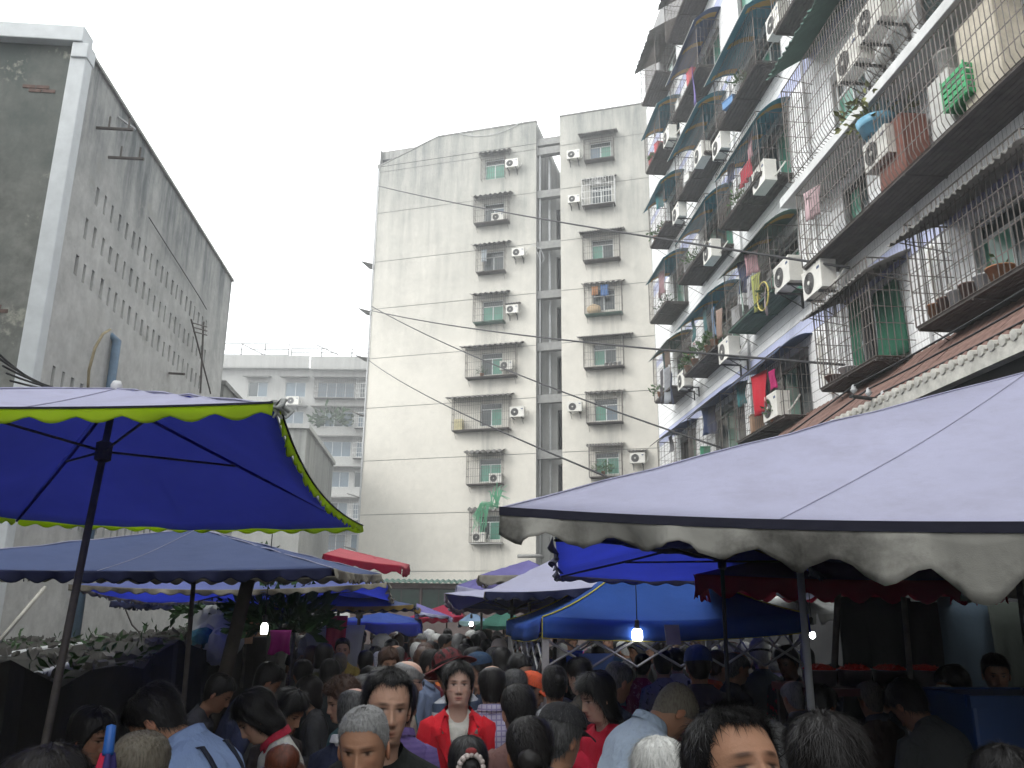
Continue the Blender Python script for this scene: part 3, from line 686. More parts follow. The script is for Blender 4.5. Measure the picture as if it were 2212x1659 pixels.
cage(rb_, -17.0, -8.4, 15.85, 17.5, .8, step=.12, bar=.010, rails=4); corrugated(rb_, -17.2, -8.2, 18.3, .7, 1.05, M['corr'], pitch=.2, seed=9)
cage(rb_, -17.0, -8.4, 19.1, 20.8, .8, step=.14, bar=.010, rails=4)
# vertical cables and pipes on the facade
for i, (y, z0, z1) in enumerate(((17.25,6.3,19),(13.4,6.3,9.3),(22.05,6,18))):
    MB().tube([(-y,-.06,z0),(-y,-.06,z1)], .03, 6).build('drain_pipe', M['pipe_grey'], rb_)
for (y, z) in ((13.05,8.35),(17.75,10.7),(17.6,8.2)):
    MB().tube([(-y,-.03,z),(-y-.02,-.1,z-.1),(-y,-.1,z-.9),(-y+.15,-.1,z-1.35),(-y+.45,-.12,z-1.5),(-y+.65,-.12,z-1.2),(-y+.5,-.14,z-.95),(-y+.35,-.14,z-1.3)], .035, 6).build('hose', M['ac'], rb_, smooth=True)
# brown tiled lean-to roof with white capped edge
rf = MB().obox((-7,-.73,5.9), (12.2,0,0), (0,.72,.60), (0,-.02,.03)); roof = rf.build('lean_to_roof', M['mortar'], rb_)
rt_me = MB(); Pq = []
for j in range(3):
    Pq.append([(-.11+.22*i/6, -.28*j/2, .03*math.cos(2*math.pi*i/6)-.235*j/2) for i in range(7)])
rt_me.grid(Pq); rt_me.grid([[(p[0],p[1],p[2]-.02) for p in r][::-1] for r in Pq]); rt_me.grid([Pq[-1], [(p[0],p[1],p[2]-.02) for p in Pq[-1]]])
rt_me = rt_me.mesh('roof_tile', M['roof_tile'], False)
for i in range(50):
    for j in range(6):
        link('roof_tile', rt_me, roof, loc=(-19+.22*i, -.03-.245*j, 6.60-.204*j+random.uniform(-.006,.006)))
cap = MB()
for i in range(50): cap.lathe([(.0,.13),(.075,.12),(.085,0)], (-19+.22*i,-1.46,5.36), 8, axis='y')
cap.box((-19.2,-1.56,5.12),(-8,-1.40,5.32)); cap.build('eave_cap', M['mortar'], rb_, kind='stuff')
MB().box((-19,-1.35,0),(13,-1.2,5.15)).build('shop_front', plain('shop_front', (.03,.03,.032), .8, .4, 2), rb_)
MB().box((-32,-1.6,0),(-19,-.1,5.0)).build('shop_wall', plain('shop_wall', (.06,.06,.06), .8, .4, 2), rb_)
# insulators and line of wires over the lean-to
ins = thing('insulator_rack', 'black bracket with four white insulators over the lean-to roof', 'insulators', tuple(at(1855,858,X=6.9)))
i0 = ins.location; ib = MB().tube([(.9,.2,-.02),(-.35,-.4,-.1)], .035, 5); ib.build('bracket', M['black'], ins)
inn = []
for k in range(4):
    p = Vector((.75-.33*k, .13-.15*k, .02)); inn.append(p+i0)
    MB().lathe([(.015,-.05),(.055,0),(.058,.02),(.035,.045),(.038,.07),(.02,.1),(0,.105)], p, 10).build('insulator', M['pipe_grey'], ins, smooth=True)
for k in range(4):
    q = inn[k]; cable('service_wire', [(q.x-.1, 24, q.z-.6), (q.x, q.y, q.z+.08), (q.x+.12, 4.5, q.z+.45)], .016, M['wire'], f'black service wire along the lean-to roof, {ORD[k]} from the wall', sag=.12, seg=10)
# air conditioners
def acr(px_, py_, label, X=8.05, big=1.0, br=True, rz=R(-90)):
    p = at(px_, py_, X=X); return ac_unit((X, p.y, p.z-.27*big), rz, label, big, br)
acr(1703,595,'air conditioner left of a matching one high on the tiled building', big=1.15); acr(1770,607,'air conditioner with round fan beside the long caged balcony', big=1.15)
acr(1575,758,'air conditioner on a bracket beside the flower cage', big=1.1); acr(1480,822,'air conditioner half hidden below the flower cage')
acr(1677,880,'air conditioner in the cage with red washing', X=7.95, big=1.1, br=False); acr(1538,546,'air conditioner in a middle cage above the plastic hoop', X=7.95, br=False)
acr(1651,384,'air conditioner in the cage with a red cloth, third floor', X=7.95, big=1.05, br=False); acr(1558,317,'air conditioner with a curled white hose under a long tray', big=1.0)
acr(1517,335,'air conditioner standing in the tall cage beside the white hose', X=7.95, br=False); acr(1447,296,'small air conditioner high on the far end of the tiled building')
acr(1468,462,'small air conditioner below a teal awning at the far end'); acr(1681,48,'air conditioner at the top edge under the green sheet awning', X=7.95, br=False)
acr(1907,325,'air conditioner behind bars below the blue basin', X=8.0, big=1.05, br=False); acr(1846,128,'left air conditioner hanging in the round footed cage', X=8.1, big=1.15); acr(1893,40,'right air conditioner hanging in the round footed cage', X=8.1, big=1.15)
# washing, pots and odds on the trays
hang('hanging_shirt', at(1638,806,X=7.75), .75, 1.05, cloth('red_shirt', (.55,.03,.05), .2), 'bright red shirt drying in a cage of the tiled building', rz=R(-80), seed=4)
hang('hanging_shirt', at(1668,800,X=7.8), .3, .45, cloth('magenta_cloth', (.5,.03,.16), .2), 'small magenta cloth drying beside the red shirt', rz=R(-80), seed=5)
for k, (x, y, c, w_, h_, nm) in enumerate(((1600,606,(.45,.55,.5),.4,.95,'pale green'),(1617,600,(.5,.5,.52),.3,.9,'light grey'),(1632,592,(.36,.38,.12),.35,1.0,'olive yellow'),(1652,612,(.5,.42,.42),.35,.8,'pinkish'),(1428,800,(.1,.1,.12),.4,1.2,'black'),(1440,795,(.35,.37,.4),.4,1.3,'grey'),(1450,805,(.12,.14,.2),.4,1.1,'navy'),(1540,665,(.2,.3,.45),.3,.9,'blue'),(1552,668,(.3,.22,.18),.3,.9,'brown'),(1497,150,(.25,.2,.45),.5,1.4,'violet'),(1610,358,(.5,.05,.08),.8,.5,'crimson'),(1752,408,(.55,.4,.42),.5,.7,'rosy'))):
    hang('hanging_cloth', at(x, y, X=7.85), w_, h_, cloth('laundry_'+nm.replace(' ', '_'), c, .25), f'{nm} piece of washing drying in a cage of the tiled building', rz=R(-90+20*(k % 3-1)), seed=10+k)
hp = MB().tube([at(1648,640,X=7.8)+Vector((0,.36*math.cos(w_),.36*math.sin(w_))) for w_ in np.linspace(0,2*math.pi,25)], .02, 6); hp.build('plastic_hoop', plain('hoop_yellow', (.5,.42,.12)), label='yellow plastic hoop among the washing', cat='hoop')
for k, (px_, py_, pot, n, fl_) in enumerate(((1487,812,'terracotta',80,14),(1502,803,'terracotta',80,8),(1517,792,'pot_white',80,4),(1532,783,'terracotta',110,0),(1545,775,'terracotta',90,0))):
    p = at(px_, py_, X=7.9); potplant((p.x,p.y,TR[1]+.08), f'flowering pot plant on the flower cage tray, {ORD[k]} from its far end', pot, .12, .18, .34, n, 'leaf', 30+k, fl_, 1.2)
for k, (y, pot, r_) in enumerate(((12.25,'terracotta',.13),(11.95,'roof_tile',.13),(11.65,'pot_white',.15),(11.35,'roof_tile',.14),(11.0,'pot_white',.13),(10.6,'terracotta',.19))):
    potplant((7.95,y,6.63), f'{"glazed white" if pot=="pot_white" else "red clay"} pot on the low right tray, {ORD[k]} from its far end', pot, r_, .24 if k < 5 else .2, n=6 if k == 5 else 0, seed=k, fol=.35)
for k, (y, pot) in enumerate(((15.9,'roof_tile'),(15.3,'pot_white'))): potplant((7.95,y,6.58), f'shallow {"pink" if k==0 else "white"} basin on the tray below the green curtain', pot, .2, .12, n=0)
hang('window_curtain', Vector((8.5,14.6,8.2)), .9, 1.5, M['curtain'], 'green curtain blowing out of the low caged window', 'curtain', R(-90), 6, 1.0); hang('window_curtain', Vector((8.3,15.5,8.25)), .5, 1.6, M['curtain'], 'narrow green curtain left of the low caged window', 'curtain', R(-90), 7, 1.0)
bs = thing('plant_basin', 'light blue basin with a ragged plant behind the long balcony bars', 'potted plant', tuple(at(1895,275,X=8.0)))
MB().lathe([(0,-.2),(.26,-.2),(.36,.12),(.38,.12),(.3,-.05),(0,-.05)], n=18).build('basin', plain('basin_blue', (.16,.38,.52), .4), bs, smooth=True); leafy((0,0,.05), .75, 120, None, 11, 1.0, .16).build('foliage', plain('dry_leaf', (.16,.17,.06)), bs)
gc = thing('green_crate', 'bright green plastic crate on the long caged balcony', 'crate', tuple(at(2090,222,X=8.0)))
gcm = plain('crate_green', (.02,.30,.10), .5); cb = MB()
for i in range(5):
    for s in (-.2,.18): cb.box((s,-.3,.0+.11*i),(s+.02,.3,.07+.11*i))
    for s in (-.3,.28): cb.box((-.178,s,.0+.11*i),(.178,s+.02,.07+.11*i))
cb.box((-.19,-.29,-.015),(.19,.29,-.002)); cb.build('slats', gcm, gc); 
for x in (-.205,.185):
    for y in (-.305,.285): MB().box((x,y,-.015),(x+.02,y+.02,.55)).build('corner_post', gcm, gc)
MB().box((8.0,12.6,9.45),(8.5,13.5,10.75)).build('brown_cabinet', plain('red_brown_board', (.18,.07,.05)), label='red brown boards stacked on the long caged balcony', cat='boards', bevel=.01)
MB().box((7.95,11.1,9.45),(8.45,11.7,10.6)).build('white_cabinet', plain('appliance_white', (.55,.55,.52), .5), label='white appliance casing on the long caged balcony', cat='appliance', bevel=.02)
bk = MB().lathe([(0,0),(.17,0),(.2,.42),(.21,.42),(.21,.46),(0,.46)], n=18); bk.build('white_bucket', plain('bucket_white', (.6,.6,.57), .5), smooth=True, label='white bucket on top of the appliance casing, long balcony', cat='bucket').location = (8.2,11.4,10.61)
MB().box((7.95,9.9,9.45),(8.45,10.8,11.0)).build('cream_cabinet', plain('appliance_cream', (.55,.5,.4), .5), label='cream cabinet at the right picture edge on the long balcony', cat='cabinet', bevel=.02)
# cables across the lane
def xwire(a, b, label, sag=.3, r=.03): cable('overhead_cable', [a, b], r, M['wire'], label, sag=sag, seg=40)
E1 = lambda x, y: at(x, y, Y=49.3)
xwire(E1(818,402), at(1835,578,X=8.2), 'topmost black cable crossing from the cream block to the tiled building', .2)
xwire(E1(803,671), at(1825,788,X=8.2), 'second black cable crossing the cream block, ending by the low cage', .3)
xwire(E1(803,662), at(1560,968,X=7.6), 'black cable sloping down across the cream block to a blue awning', .4)
xwire(E1(796,778), at(1420,1075,Y=12), 'lowest black cable sloping behind the lavender canopy', .3, .02)
# ------------------------------------------------------------------ canopies over the stalls
def V(*a): return Vector(a)
def canopy(name, label, C, peak, top, under, val=(.08,.14), vmat=None, vunder=None, sag=.05, esag=.02, pole=None, frame=True, cat='market umbrella', n=22, band=None, knob=False, hubdrop=.28, vedges=(0,1,2,3), seed=0, ridge=None, rag=0.0, strutend=.55, vsway=.02, bow=0.0, vmats=None, ribm=None, vgrow=0.0, seams=0):
    """square umbrella or tent roof: C = near-left, near-right, far-right, far-left corners"""
    rnd = random.Random(seed); base = V(pole[0] if pole else (C[0].x+C[2].x)/2, pole[1] if pole else (C[0].y+C[2].y)/2, 0)
    t = thing(name, label, cat, base); L = lambda p: Vector(p)-base
    def edge(k, u):
        a, b = C[k], C[(k+1) % 4]; p = a.lerp(b, u); w = 4*u*(1-u)*(a-b).length; inn = (C[0]+C[1]+C[2]+C[3])/4-(a+b)/2; inn.z = 0; inn.normalize(); p += inn*bow*w; p.z -= esag*w; return p
    mb = MB()
    cen = (C[0]+C[1]+C[2]+C[3])/4
    for k in range(4):
        pk = peak if ridge is None else (ridge[0] if k in (3,) else ridge[1] if k == 1 else None)
        rows = []
        for j in range(13):
            v = j/12; row = []
            for i in range(n+1):
                u = i/n; e = edge(k, u)
                if pk is None: tp = ridge[0].lerp(ridge[1], u) if k == 0 else ridge[1].lerp(ridge[0], u)
                else: tp = pk
                p = e.lerp(tp, v); w = math.sin(math.pi*u)
                p.z -= sag*w*(1-v)*(.35+2.2*v)
                p.z += .006*math.sin(u*19+seed+k)*(1-v)*w+.005*math.sin(u*41+v*7+k)*(1-v)*w
                p.z += .006*math.sin(v*46+u*11+k)*math.exp(-u*(1-u)*16)*math.sin(math.pi*v)
                row.append(L(p))
            rows.append(row)
        mb.grid(rows)
        if seams:
            for q_ in range(0, seams+1):
                i_ = round(n*q_/(seams+1)); MB().tube([r_[i_]+V(0,0,.003) for r_ in rows], .0022 if q_ else .004, 4).build('seam', seam_m, t)
    o = mb.build('canopy', [top, under], t, smooth=True)
    s = o.modifiers.new('thick', 'SOLIDIFY'); s.thickness = .006; s.offset = -1; s.material_offset = 1
    vh, per = val
    for k in vedges:
        a, b = C[k], C[(k+1) % 4]; ln = (b-a).length; nn = max(24, int(ln/per*8)); out = ((a+b)/2-cen); out.z = 0; out.normalize()
        rows = []; ph = rnd.random()*.6
        if band:
            q = [[L(edge(k, i/nn)+out*.008+V(0,0,.006-band[0]*j)) for i in range(nn+1)] for j in range(2)]
            e = MB().grid(q).build('edge_band', band[1], t); sm = e.modifiers.new('t', 'SOLIDIFY'); sm.thickness = .01
        tilt = [rnd.uniform(-1,1) for _ in range(nn+2)]
        for j in range(6):
            v = j/5; row = []
            for i in range(nn+1):
                s_ = i/nn*ln; d = vh*(.58+.42*(.5-.5*math.cos(2*math.pi*(s_/per+ph)))**.75) * (1+rag*.5*math.sin(s_*2.3+seed)+rag*.4*tilt[i]*.3)*(1+vgrow*min(i/nn,.5))
                sw = vsway*math.sin(s_*9+k)*v+vsway*.7*math.sin(s_*23+1.3*k+seed)*v+vsway*.4*math.sin(s_*51)*v
                row.append(L(edge(k, i/nn)+out*(.004+.006+sw)+V(0,0,-(band[0]-.01 if band else 0)-d*v)))
            rows.append(row)
        vo = MB().grid(rows).build('valance', [(vunder or vmat or under), ((vmats or {}).get(k) or vmat or top)], t, smooth=True)
        sm = vo.modifiers.new('t', 'SOLIDIFY'); sm.thickness = .003; sm.material_offset = 1
    hubz = peak.z-hubdrop
    if pole is not None:
        r_ = pole[2]; pm = M[pole[3]] if len(pole) > 3 else M['steel']; lx, ly = (pole[4] if len(pole) > 4 else (0,0))
        top_p = L(peak)+V(0,0,-.01); foot = V(lx, ly, 0)
        MB().tube([foot, top_p], [r_*1.1, r_*.9], 8).build('pole', pm, t, smooth=True)
        if knob: MB().lathe([(0,.04),(.018,.036),(.028,.015),(.024,-.005),(.015,-.02)], top_p+V(0,0,.012), 12).build('finial', M['pot_white'], t, smooth=True)
        if frame:
            f = (hubz)/peak.z; hub = foot.lerp(top_p, f)
            MB().lathe([(r_*1.1,-.05),(r_*2,-.04),(r_*2,.04),(r_*1.1,.05)], hub, 10).build('hub', pm, t)
            for k in range(4):
                c = L(C[k]); a = top_p+V(0,0,-.05); rb = MB().tube([a, a.lerp(c, .5)+V(0,0,-.015), c+V(0,0,-.015)], .008, 5).build('rib', ribm or pm, t)
                MB().tube([hub, a.lerp(c, strutend)+V(0,0,-.02)], .0065, 5).build('strut', pm, t)
    return t
seam_m = plain('canopy_seam', (.33,.33,.44), .9)
UN = {}
def cl(n, c, tr=.3, **k): return cloth(n, c, tr, **k)
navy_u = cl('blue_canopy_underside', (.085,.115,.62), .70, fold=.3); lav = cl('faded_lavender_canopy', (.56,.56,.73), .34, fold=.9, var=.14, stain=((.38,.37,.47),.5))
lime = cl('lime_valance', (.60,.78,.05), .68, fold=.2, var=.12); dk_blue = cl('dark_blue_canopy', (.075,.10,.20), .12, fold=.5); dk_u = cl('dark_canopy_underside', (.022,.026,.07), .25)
beige = cl('dirty_beige_valance', (.42,.39,.32), .35, stain=((.14,.12,.09),.8)); greyv = cl('stained_grey_valance', (.42,.41,.37), .35, stain=((.10,.095,.085),.85), fold=1.2)
navy_band = plain('navy_binding', (.02,.02,.035), .9); royal = cl('royal_blue_canopy', (.035,.085,.38), .3, fold=.6); royal_u = cl('royal_underside', (.15,.20,.86), .7); thin_b = cl('thin_blue_sheet', (.25,.30,.62), .6, fold=.4); gaz = cl('gazebo_cloth', (.045,.125,.45), .45, fold=.7)
pinkred = cl('faded_red_canopy', (.55,.13,.15), .3, fold=.4); crim = cl('crimson_cloth', (.38,.015,.05), .5, fold=.4); purp = cl('purple_cloth', (.11,.03,.17), .3, fold=.4)
violet = cl('violet_canopy', (.19,.17,.42), .25); green_c = cl('green_canopy', (.06,.20,.15), .35); grey_t = cl('grey_tarpaulin', (.24,.245,.235), .15, stain=((.10,.10,.09),.6)); teal_c = cl('teal_sheet', (.12,.36,.30), .4)

# blue umbrella with lime edging, near left
NR = at(592,874,Y=2.5); FR = at(779,1136,Y=5.5); FL_ = at(37,1120,Y=5.5); NL = V(NR.x+(FL_.x-FR.x)*1.02, 2.55, NR.z)
pk = at(251,840,Y=4.05)
um = canopy('market_umbrella', 'large blue umbrella with lime scalloped edging, near left, seen from below', [NL,NR,FR,FL_], pk, lav, navy_u, (.05,.138), lime, lime, sag=.05, esag=.012, pole=(pk.x-.12,pk.y,.019,'steel',(-.05,0)), knob=True, hubdrop=.30, band=(.006,navy_band), strutend=.42, bow=.022, seams=1, vsway=.007, ribm=cl('rib_sleeve', (.05,.05,.3), .3))
kn = thing('cloth_knot', 'white rag knotted to the corner of the lime edged umbrella', 'rag', NR)
q = MB(); rk = random.Random(2)
for k in range(7):
    p0 = V(rk.uniform(-.02,.03),rk.uniform(-.02,.02),rk.uniform(-.01,.02)); q.tube([p0, p0+V(rk.uniform(-.03,.03),rk.uniform(-.03,.03),rk.uniform(-.02,.02)), p0+V(rk.uniform(-.02,.03),0,-rk.uniform(.01,.05))], [.008,.012,.004], 5)
q.build('knot', cl('white_rag', (.55,.56,.54), .3), kn, smooth=True)

# big lavender canopy, near right
T = at(1083,1098,Y=3.6); E = at(2212,1112,Y=2.45); d = (E-T); d.z = 0; d.normalize(); f_ = V(-d.y, d.x, 0); zE = E.z
B_ = T+d*3.5; B_.z = zE-.05; D_ = T+f_*3.5; D_.z = T.z; C_ = B_+f_*3.5; pk = at(2222,803,Y=3.9)
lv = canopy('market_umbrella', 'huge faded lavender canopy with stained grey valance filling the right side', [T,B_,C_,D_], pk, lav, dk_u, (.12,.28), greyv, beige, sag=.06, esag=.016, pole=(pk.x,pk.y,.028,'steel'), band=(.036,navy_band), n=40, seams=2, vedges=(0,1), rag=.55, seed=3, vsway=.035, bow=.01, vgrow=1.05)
stx = thing('plastic_streamer', 'pale green plastic twine tassel tied to the tip of the lavender canopy', 'streamer', T+V(-.03,0,.01))
q = MB(); rk = random.Random(4); tw_m = cl('green_twine', (.30,.62,.42), .4)
for k in range(46):
    a = V(rk.uniform(-.02,.02),rk.uniform(-.02,.02),rk.uniform(-.01,.02)); upw = k % 3 == 0
    e = V(rk.uniform(-.05,.07),rk.uniform(-.04,.04),rk.uniform(.03,.10)) if upw else V(-rk.uniform(.03,.10),rk.uniform(-.03,.03),-rk.uniform(.04,.13))
    m_ = a.lerp(e,.45)+V(-.02 if not upw else 0,0,.03); s = V(.0025,0,.001)
    q.add([a-s, a+s, m_+s, m_-s, e+s*.6, e-s*.6], [(0,1,2,3),(3,2,4,5)])
q.build('tassel', tw_m, stx)

# dark blue umbrella below the lime one
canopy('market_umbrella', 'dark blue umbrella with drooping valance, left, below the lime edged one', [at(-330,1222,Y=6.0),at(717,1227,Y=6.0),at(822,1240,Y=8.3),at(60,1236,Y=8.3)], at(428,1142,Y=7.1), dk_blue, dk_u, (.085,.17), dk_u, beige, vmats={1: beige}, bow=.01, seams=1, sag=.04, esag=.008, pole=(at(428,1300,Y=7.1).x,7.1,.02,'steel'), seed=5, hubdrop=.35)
canopy('market_umbrella', 'bright blue umbrella with cream trim behind the dark blue one', [at(150,1262,Y=8.6),at(836,1258,Y=8.6),at(850,1293,Y=12.2),at(430,1296,Y=12.2)], at(640,1236,Y=10.4), thin_b, royal_u, (.06,.16), beige, beige, sag=.04, pole=(at(650,1300,Y=10.4).x,10.4,.025), seed=6, hubdrop=.3)
canopy('market_umbrella', 'shaded blue umbrella with ochre trimmed corner in the middle left', [at(560,1296,Y=9.6),at(893,1306,Y=11.0),at(905,1312,Y=14),at(640,1312,Y=14)], at(780,1283,Y=12.4), dk_blue, cl('mid_blue_under', (.02,.04,.28), .4), (.06,.17), cl('ochre_valance', (.36,.25,.08), .3), dk_u, sag=.04, pole=(at(770,1300,Y=12.4).x,12.4,.025), seed=7)
canopy('market_umbrella', 'bright blue low awning deep in the left stalls', [at(735,1338,Y=14.5),at(905,1345,Y=14.5),at(910,1338,Y=17.5),at(760,1334,Y=17.5)], at(830,1322,Y=16), royal, royal_u, (.22,.5), royal_u, royal_u, sag=.03, pole=(at(800,1330,Y=16).x,16,.02), seed=8)
canopy('market_umbrella', 'faded red umbrella rising above the blue ones at left', [at(700,1196,Y=11.5),at(868,1222,Y=11.5),at(884,1219,Y=14.0),at(740,1205,Y=14.2)], at(735,1184,Y=12.8), pinkred, crim, (.13,.26), crim, crim, sag=.02, pole=(at(745,1250,Y=12.8).x,12.8,.025), seed=10)
canopy('market_umbrella', 'lavender blue umbrella corner beside the far red one', [at(900,1320,Y=15.5),at(968,1330,Y=15.5),at(975,1332,Y=18.5),at(905,1326,Y=18.5)], at(900,1303,Y=17), violet, dk_u, (.06,.2), lav, lav, sag=.02, pole=(at(905,1320,Y=17).x,17,.02), seed=11)
canopy('market_umbrella', 'far red umbrella at the end of the lane', [at(880,1334,Y=19),at(1000,1331,Y=19),at(1002,1326,Y=22.5),at(905,1328,Y=22.5)], at(968,1303,Y=20.7), cl('red_canopy', (.45,.03,.08), .35), crim, (.12,.25), crim, crim, sag=.03, pole=(at(960,1330,Y=20.7).x,20.7,.02), seed=12)
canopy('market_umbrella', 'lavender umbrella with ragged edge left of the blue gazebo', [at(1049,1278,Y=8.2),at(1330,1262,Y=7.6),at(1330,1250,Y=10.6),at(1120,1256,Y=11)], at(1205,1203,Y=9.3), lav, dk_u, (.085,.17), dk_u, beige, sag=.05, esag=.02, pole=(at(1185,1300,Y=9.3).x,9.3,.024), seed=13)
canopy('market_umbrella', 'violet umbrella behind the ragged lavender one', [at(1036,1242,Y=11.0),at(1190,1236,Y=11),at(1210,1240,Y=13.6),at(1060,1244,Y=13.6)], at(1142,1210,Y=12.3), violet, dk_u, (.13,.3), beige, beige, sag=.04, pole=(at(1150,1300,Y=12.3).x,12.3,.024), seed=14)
canopy('market_umbrella', 'small violet umbrella corner with curled white valance', [at(988,1264,Y=12.5),at(1046,1275,Y=12.5),at(1090,1262,Y=14.8),at(1010,1258,Y=15)], at(1042,1246,Y=13.7), violet, violet, (.16,.28), lav, lav, sag=.03, pole=(at(1040,1300,Y=13.7).x,13.7,.02), seed=15)
canopy('market_umbrella', 'wide violet blue umbrella with pale pink band near the gazebo', [at(962,1281,Y=9.2),at(1240,1290,Y=9.0),at(1225,1309,Y=13),at(1000,1312,Y=13)], at(1105,1268,Y=11), lav, cl('violet_under', (.07,.07,.24), .4), (.09,.2), cl('pink_band', (.42,.34,.42), .3), cl('pink_band', (.42,.34,.42), .3), sag=.03, pole=(at(1112,1300,Y=11).x,11,.024), seed=16, vedges=(1,2,3))
canopy('market_tent', 'green tent roof in the far middle beside the gazebo', [at(1028,1350,Y=15),at(1150,1350,Y=15),at(1140,1343,Y=18),at(1035,1343,Y=18)], at(1088,1318,Y=16.5), green_c, dk_u, (.08,.3), green_c, dk_u, sag=.05, pole=(at(1090,1340,Y=16.5).x,16.5,.02), seed=17, cat='tent')
canopy('market_tent', 'pale blue tent edge in the far middle left of the green tent', [at(992,1341,Y=16.5),at(1050,1341,Y=16.5),at(1050,1337,Y=19),at(998,1337,Y=19)], at(1020,1322,Y=17.8), cl('pale_blue_tent', (.2,.3,.45), .3), dk_u, (.1,.3), cl('pale_teal', (.3,.45,.45), .3), dk_u, sag=.03, pole=(at(1022,1340,Y=17.8).x,17.8,.02), seed=18, cat='tent')

# pop-up gazebo
A = at(1172,1334,Y=6.5); Bq = at(1742,1326,Y=6.9); Dq = at(1097,1340,Y=8.9); Cq = V(Bq.x+Dq.x-A.x, Bq.y+Dq.y-A.y, A.z+.02); pk = at(1392,1205,Y=7.75)
gz = thing('popup_gazebo', 'blue peaked pop-up gazebo with yellow piping and steel legs, centre right', 'gazebo', (A.x,A.y,0))
L = lambda p: Vector(p)-gz.location
mb = MB(); cs = [A,Bq,Cq,Dq]; topr = .16
for k in range(4):
    a, b = cs[k], cs[(k+1)%4]; rows = []; cen = (A+Bq+Cq+Dq)/4
    ta = pk+(a-cen)*topr; tb = pk+(b-cen)*topr; ta.z = tb.z = pk.z-.02
    for j in range(21):
        v = j/20; row = []
        for i in range(31):
            u = i/30; e = a.lerp(b, u); tp = ta.lerp(tb, u); p = e.lerp(tp, v)
            hz = e.z+(tp.z-e.z)*(v**2.0*.5+v*.5)                       # concave, tensioned cloth
            w = math.sin(math.pi*u); cre = math.sin(u*46+2*math.sin(v*9))*.012*v*v*w + .006*math.sin(u*90+v*11)*v**3
            p.z = hz - .045*w*(1-v) + cre; row.append(L(p))
        rows.append(row)
    mb.grid(rows)
mb.add([L(pk+(c-cen)*topr-V(0,0,pk.z*0)+V(0,0,-.02)+V(0,0,(pk.z-(pk+(c-cen)*topr).z))) for c in cs], [(0,1,2,3)])
o = mb.build('canopy', [gaz, royal_u], gz, smooth=True); s = o.modifiers.new('t', 'SOLIDIFY'); s.thickness = .005; s.material_offset = 1; s.offset = -1
yel = plain('yellow_piping', (.50,.45,.05), .7)
for k in range(4):
    a, b = cs[k], cs[(k+1)%4]; out = ((a+b)/2-cen); out.z = 0; out.normalize()
    rows = [[L(a.lerp(b,u)+out*(.012+.02*math.sin(u*17+k)*v)+V(0,0,-.045*math.sin(math.pi*u)-.145*v)) for u in np.linspace(0,1,40)] for v in (0,.33,.66,1)]
    vo = MB().grid(rows).build('valance', [royal_u, gaz], gz, smooth=True); s = vo.modifiers.new('t', 'SOLIDIFY'); s.thickness = .004; s.material_offset = 1
    MB().tube(rows[-1][::3]+[rows[-1][-1]], .005, 4).build('piping', yel, gz)
    MB().tube([L(a)+V(0,0,.005), L(a)+V(0,0,-.15)], .006, 4).build('piping', yel, gz)
    ta = pk+(a-cen)*topr; hip = []
    for v in np.linspace(0,1,12):
        p = a.lerp(V(ta.x,ta.y,pk.z-.02), v); p.z = a.z+(pk.z-.02-a.z)*(v**2*.5+v*.5)+.006; hip.append(L(p))
    MB().tube(hip, .006, 4).build('piping', yel, gz)
    lp = L(a)-out*.0; inn_ = L(cen)-L(a); inn_.z = 0; inn_.normalize(); lp = L(a)+inn_*.04
    MB().box((lp.x-.025,lp.y-.025,0),(lp.x+.025,lp.y+.025,a.z-.03)).build('leg', plain('grey_enamel_steel', (.38,.38,.37), .5), gz)
    zz = MB(); a2 = L(a)+inn_*.04; b2 = L(b)+((L(cen)-L(b)).normalized())*.04; m = 6
    for i in range(m):
        p = a2.lerp(b2, i/m); q2 = a2.lerp(b2, (i+1)/m); zt, zb = a.z-.16, a.z-.36
        zz.tube([V(p.x,p.y,zt if i % 2 else zb), V(q2.x,q2.y,zb if i % 2 else zt)], .010, 4); zz.tube([V(p.x,p.y,zb if i % 2 else zt), V(q2.x,q2.y,zt if i % 2 else zb)], .010, 4)
    zz.build('scissor_truss', plain('grey_enamel_steel', (.38,.38,.37), .5), gz)
# blue sheet umbrella over the gazebo
canopy('market_umbrella', 'plain blue umbrella seen from below, between gazebo and lavender canopy', [at(1199,1160,Y=3.9),at(1700,1175,Y=3.9),at(1800,1238,Y=6.5),at(1212,1241,Y=6.5)], at(1556,1140,Y=5.2), thin_b, royal_u, (.05,.17), cl('grey_blue_hem', (.17,.17,.25), .3), cl('grey_blue_hem', (.17,.17,.25), .3), sag=.02, esag=.02, pole=(at(1556,1300,Y=5.2).x,5.2,.014,'black'), seed=21, hubdrop=.2, vedges=(1,2,3), frame=True)
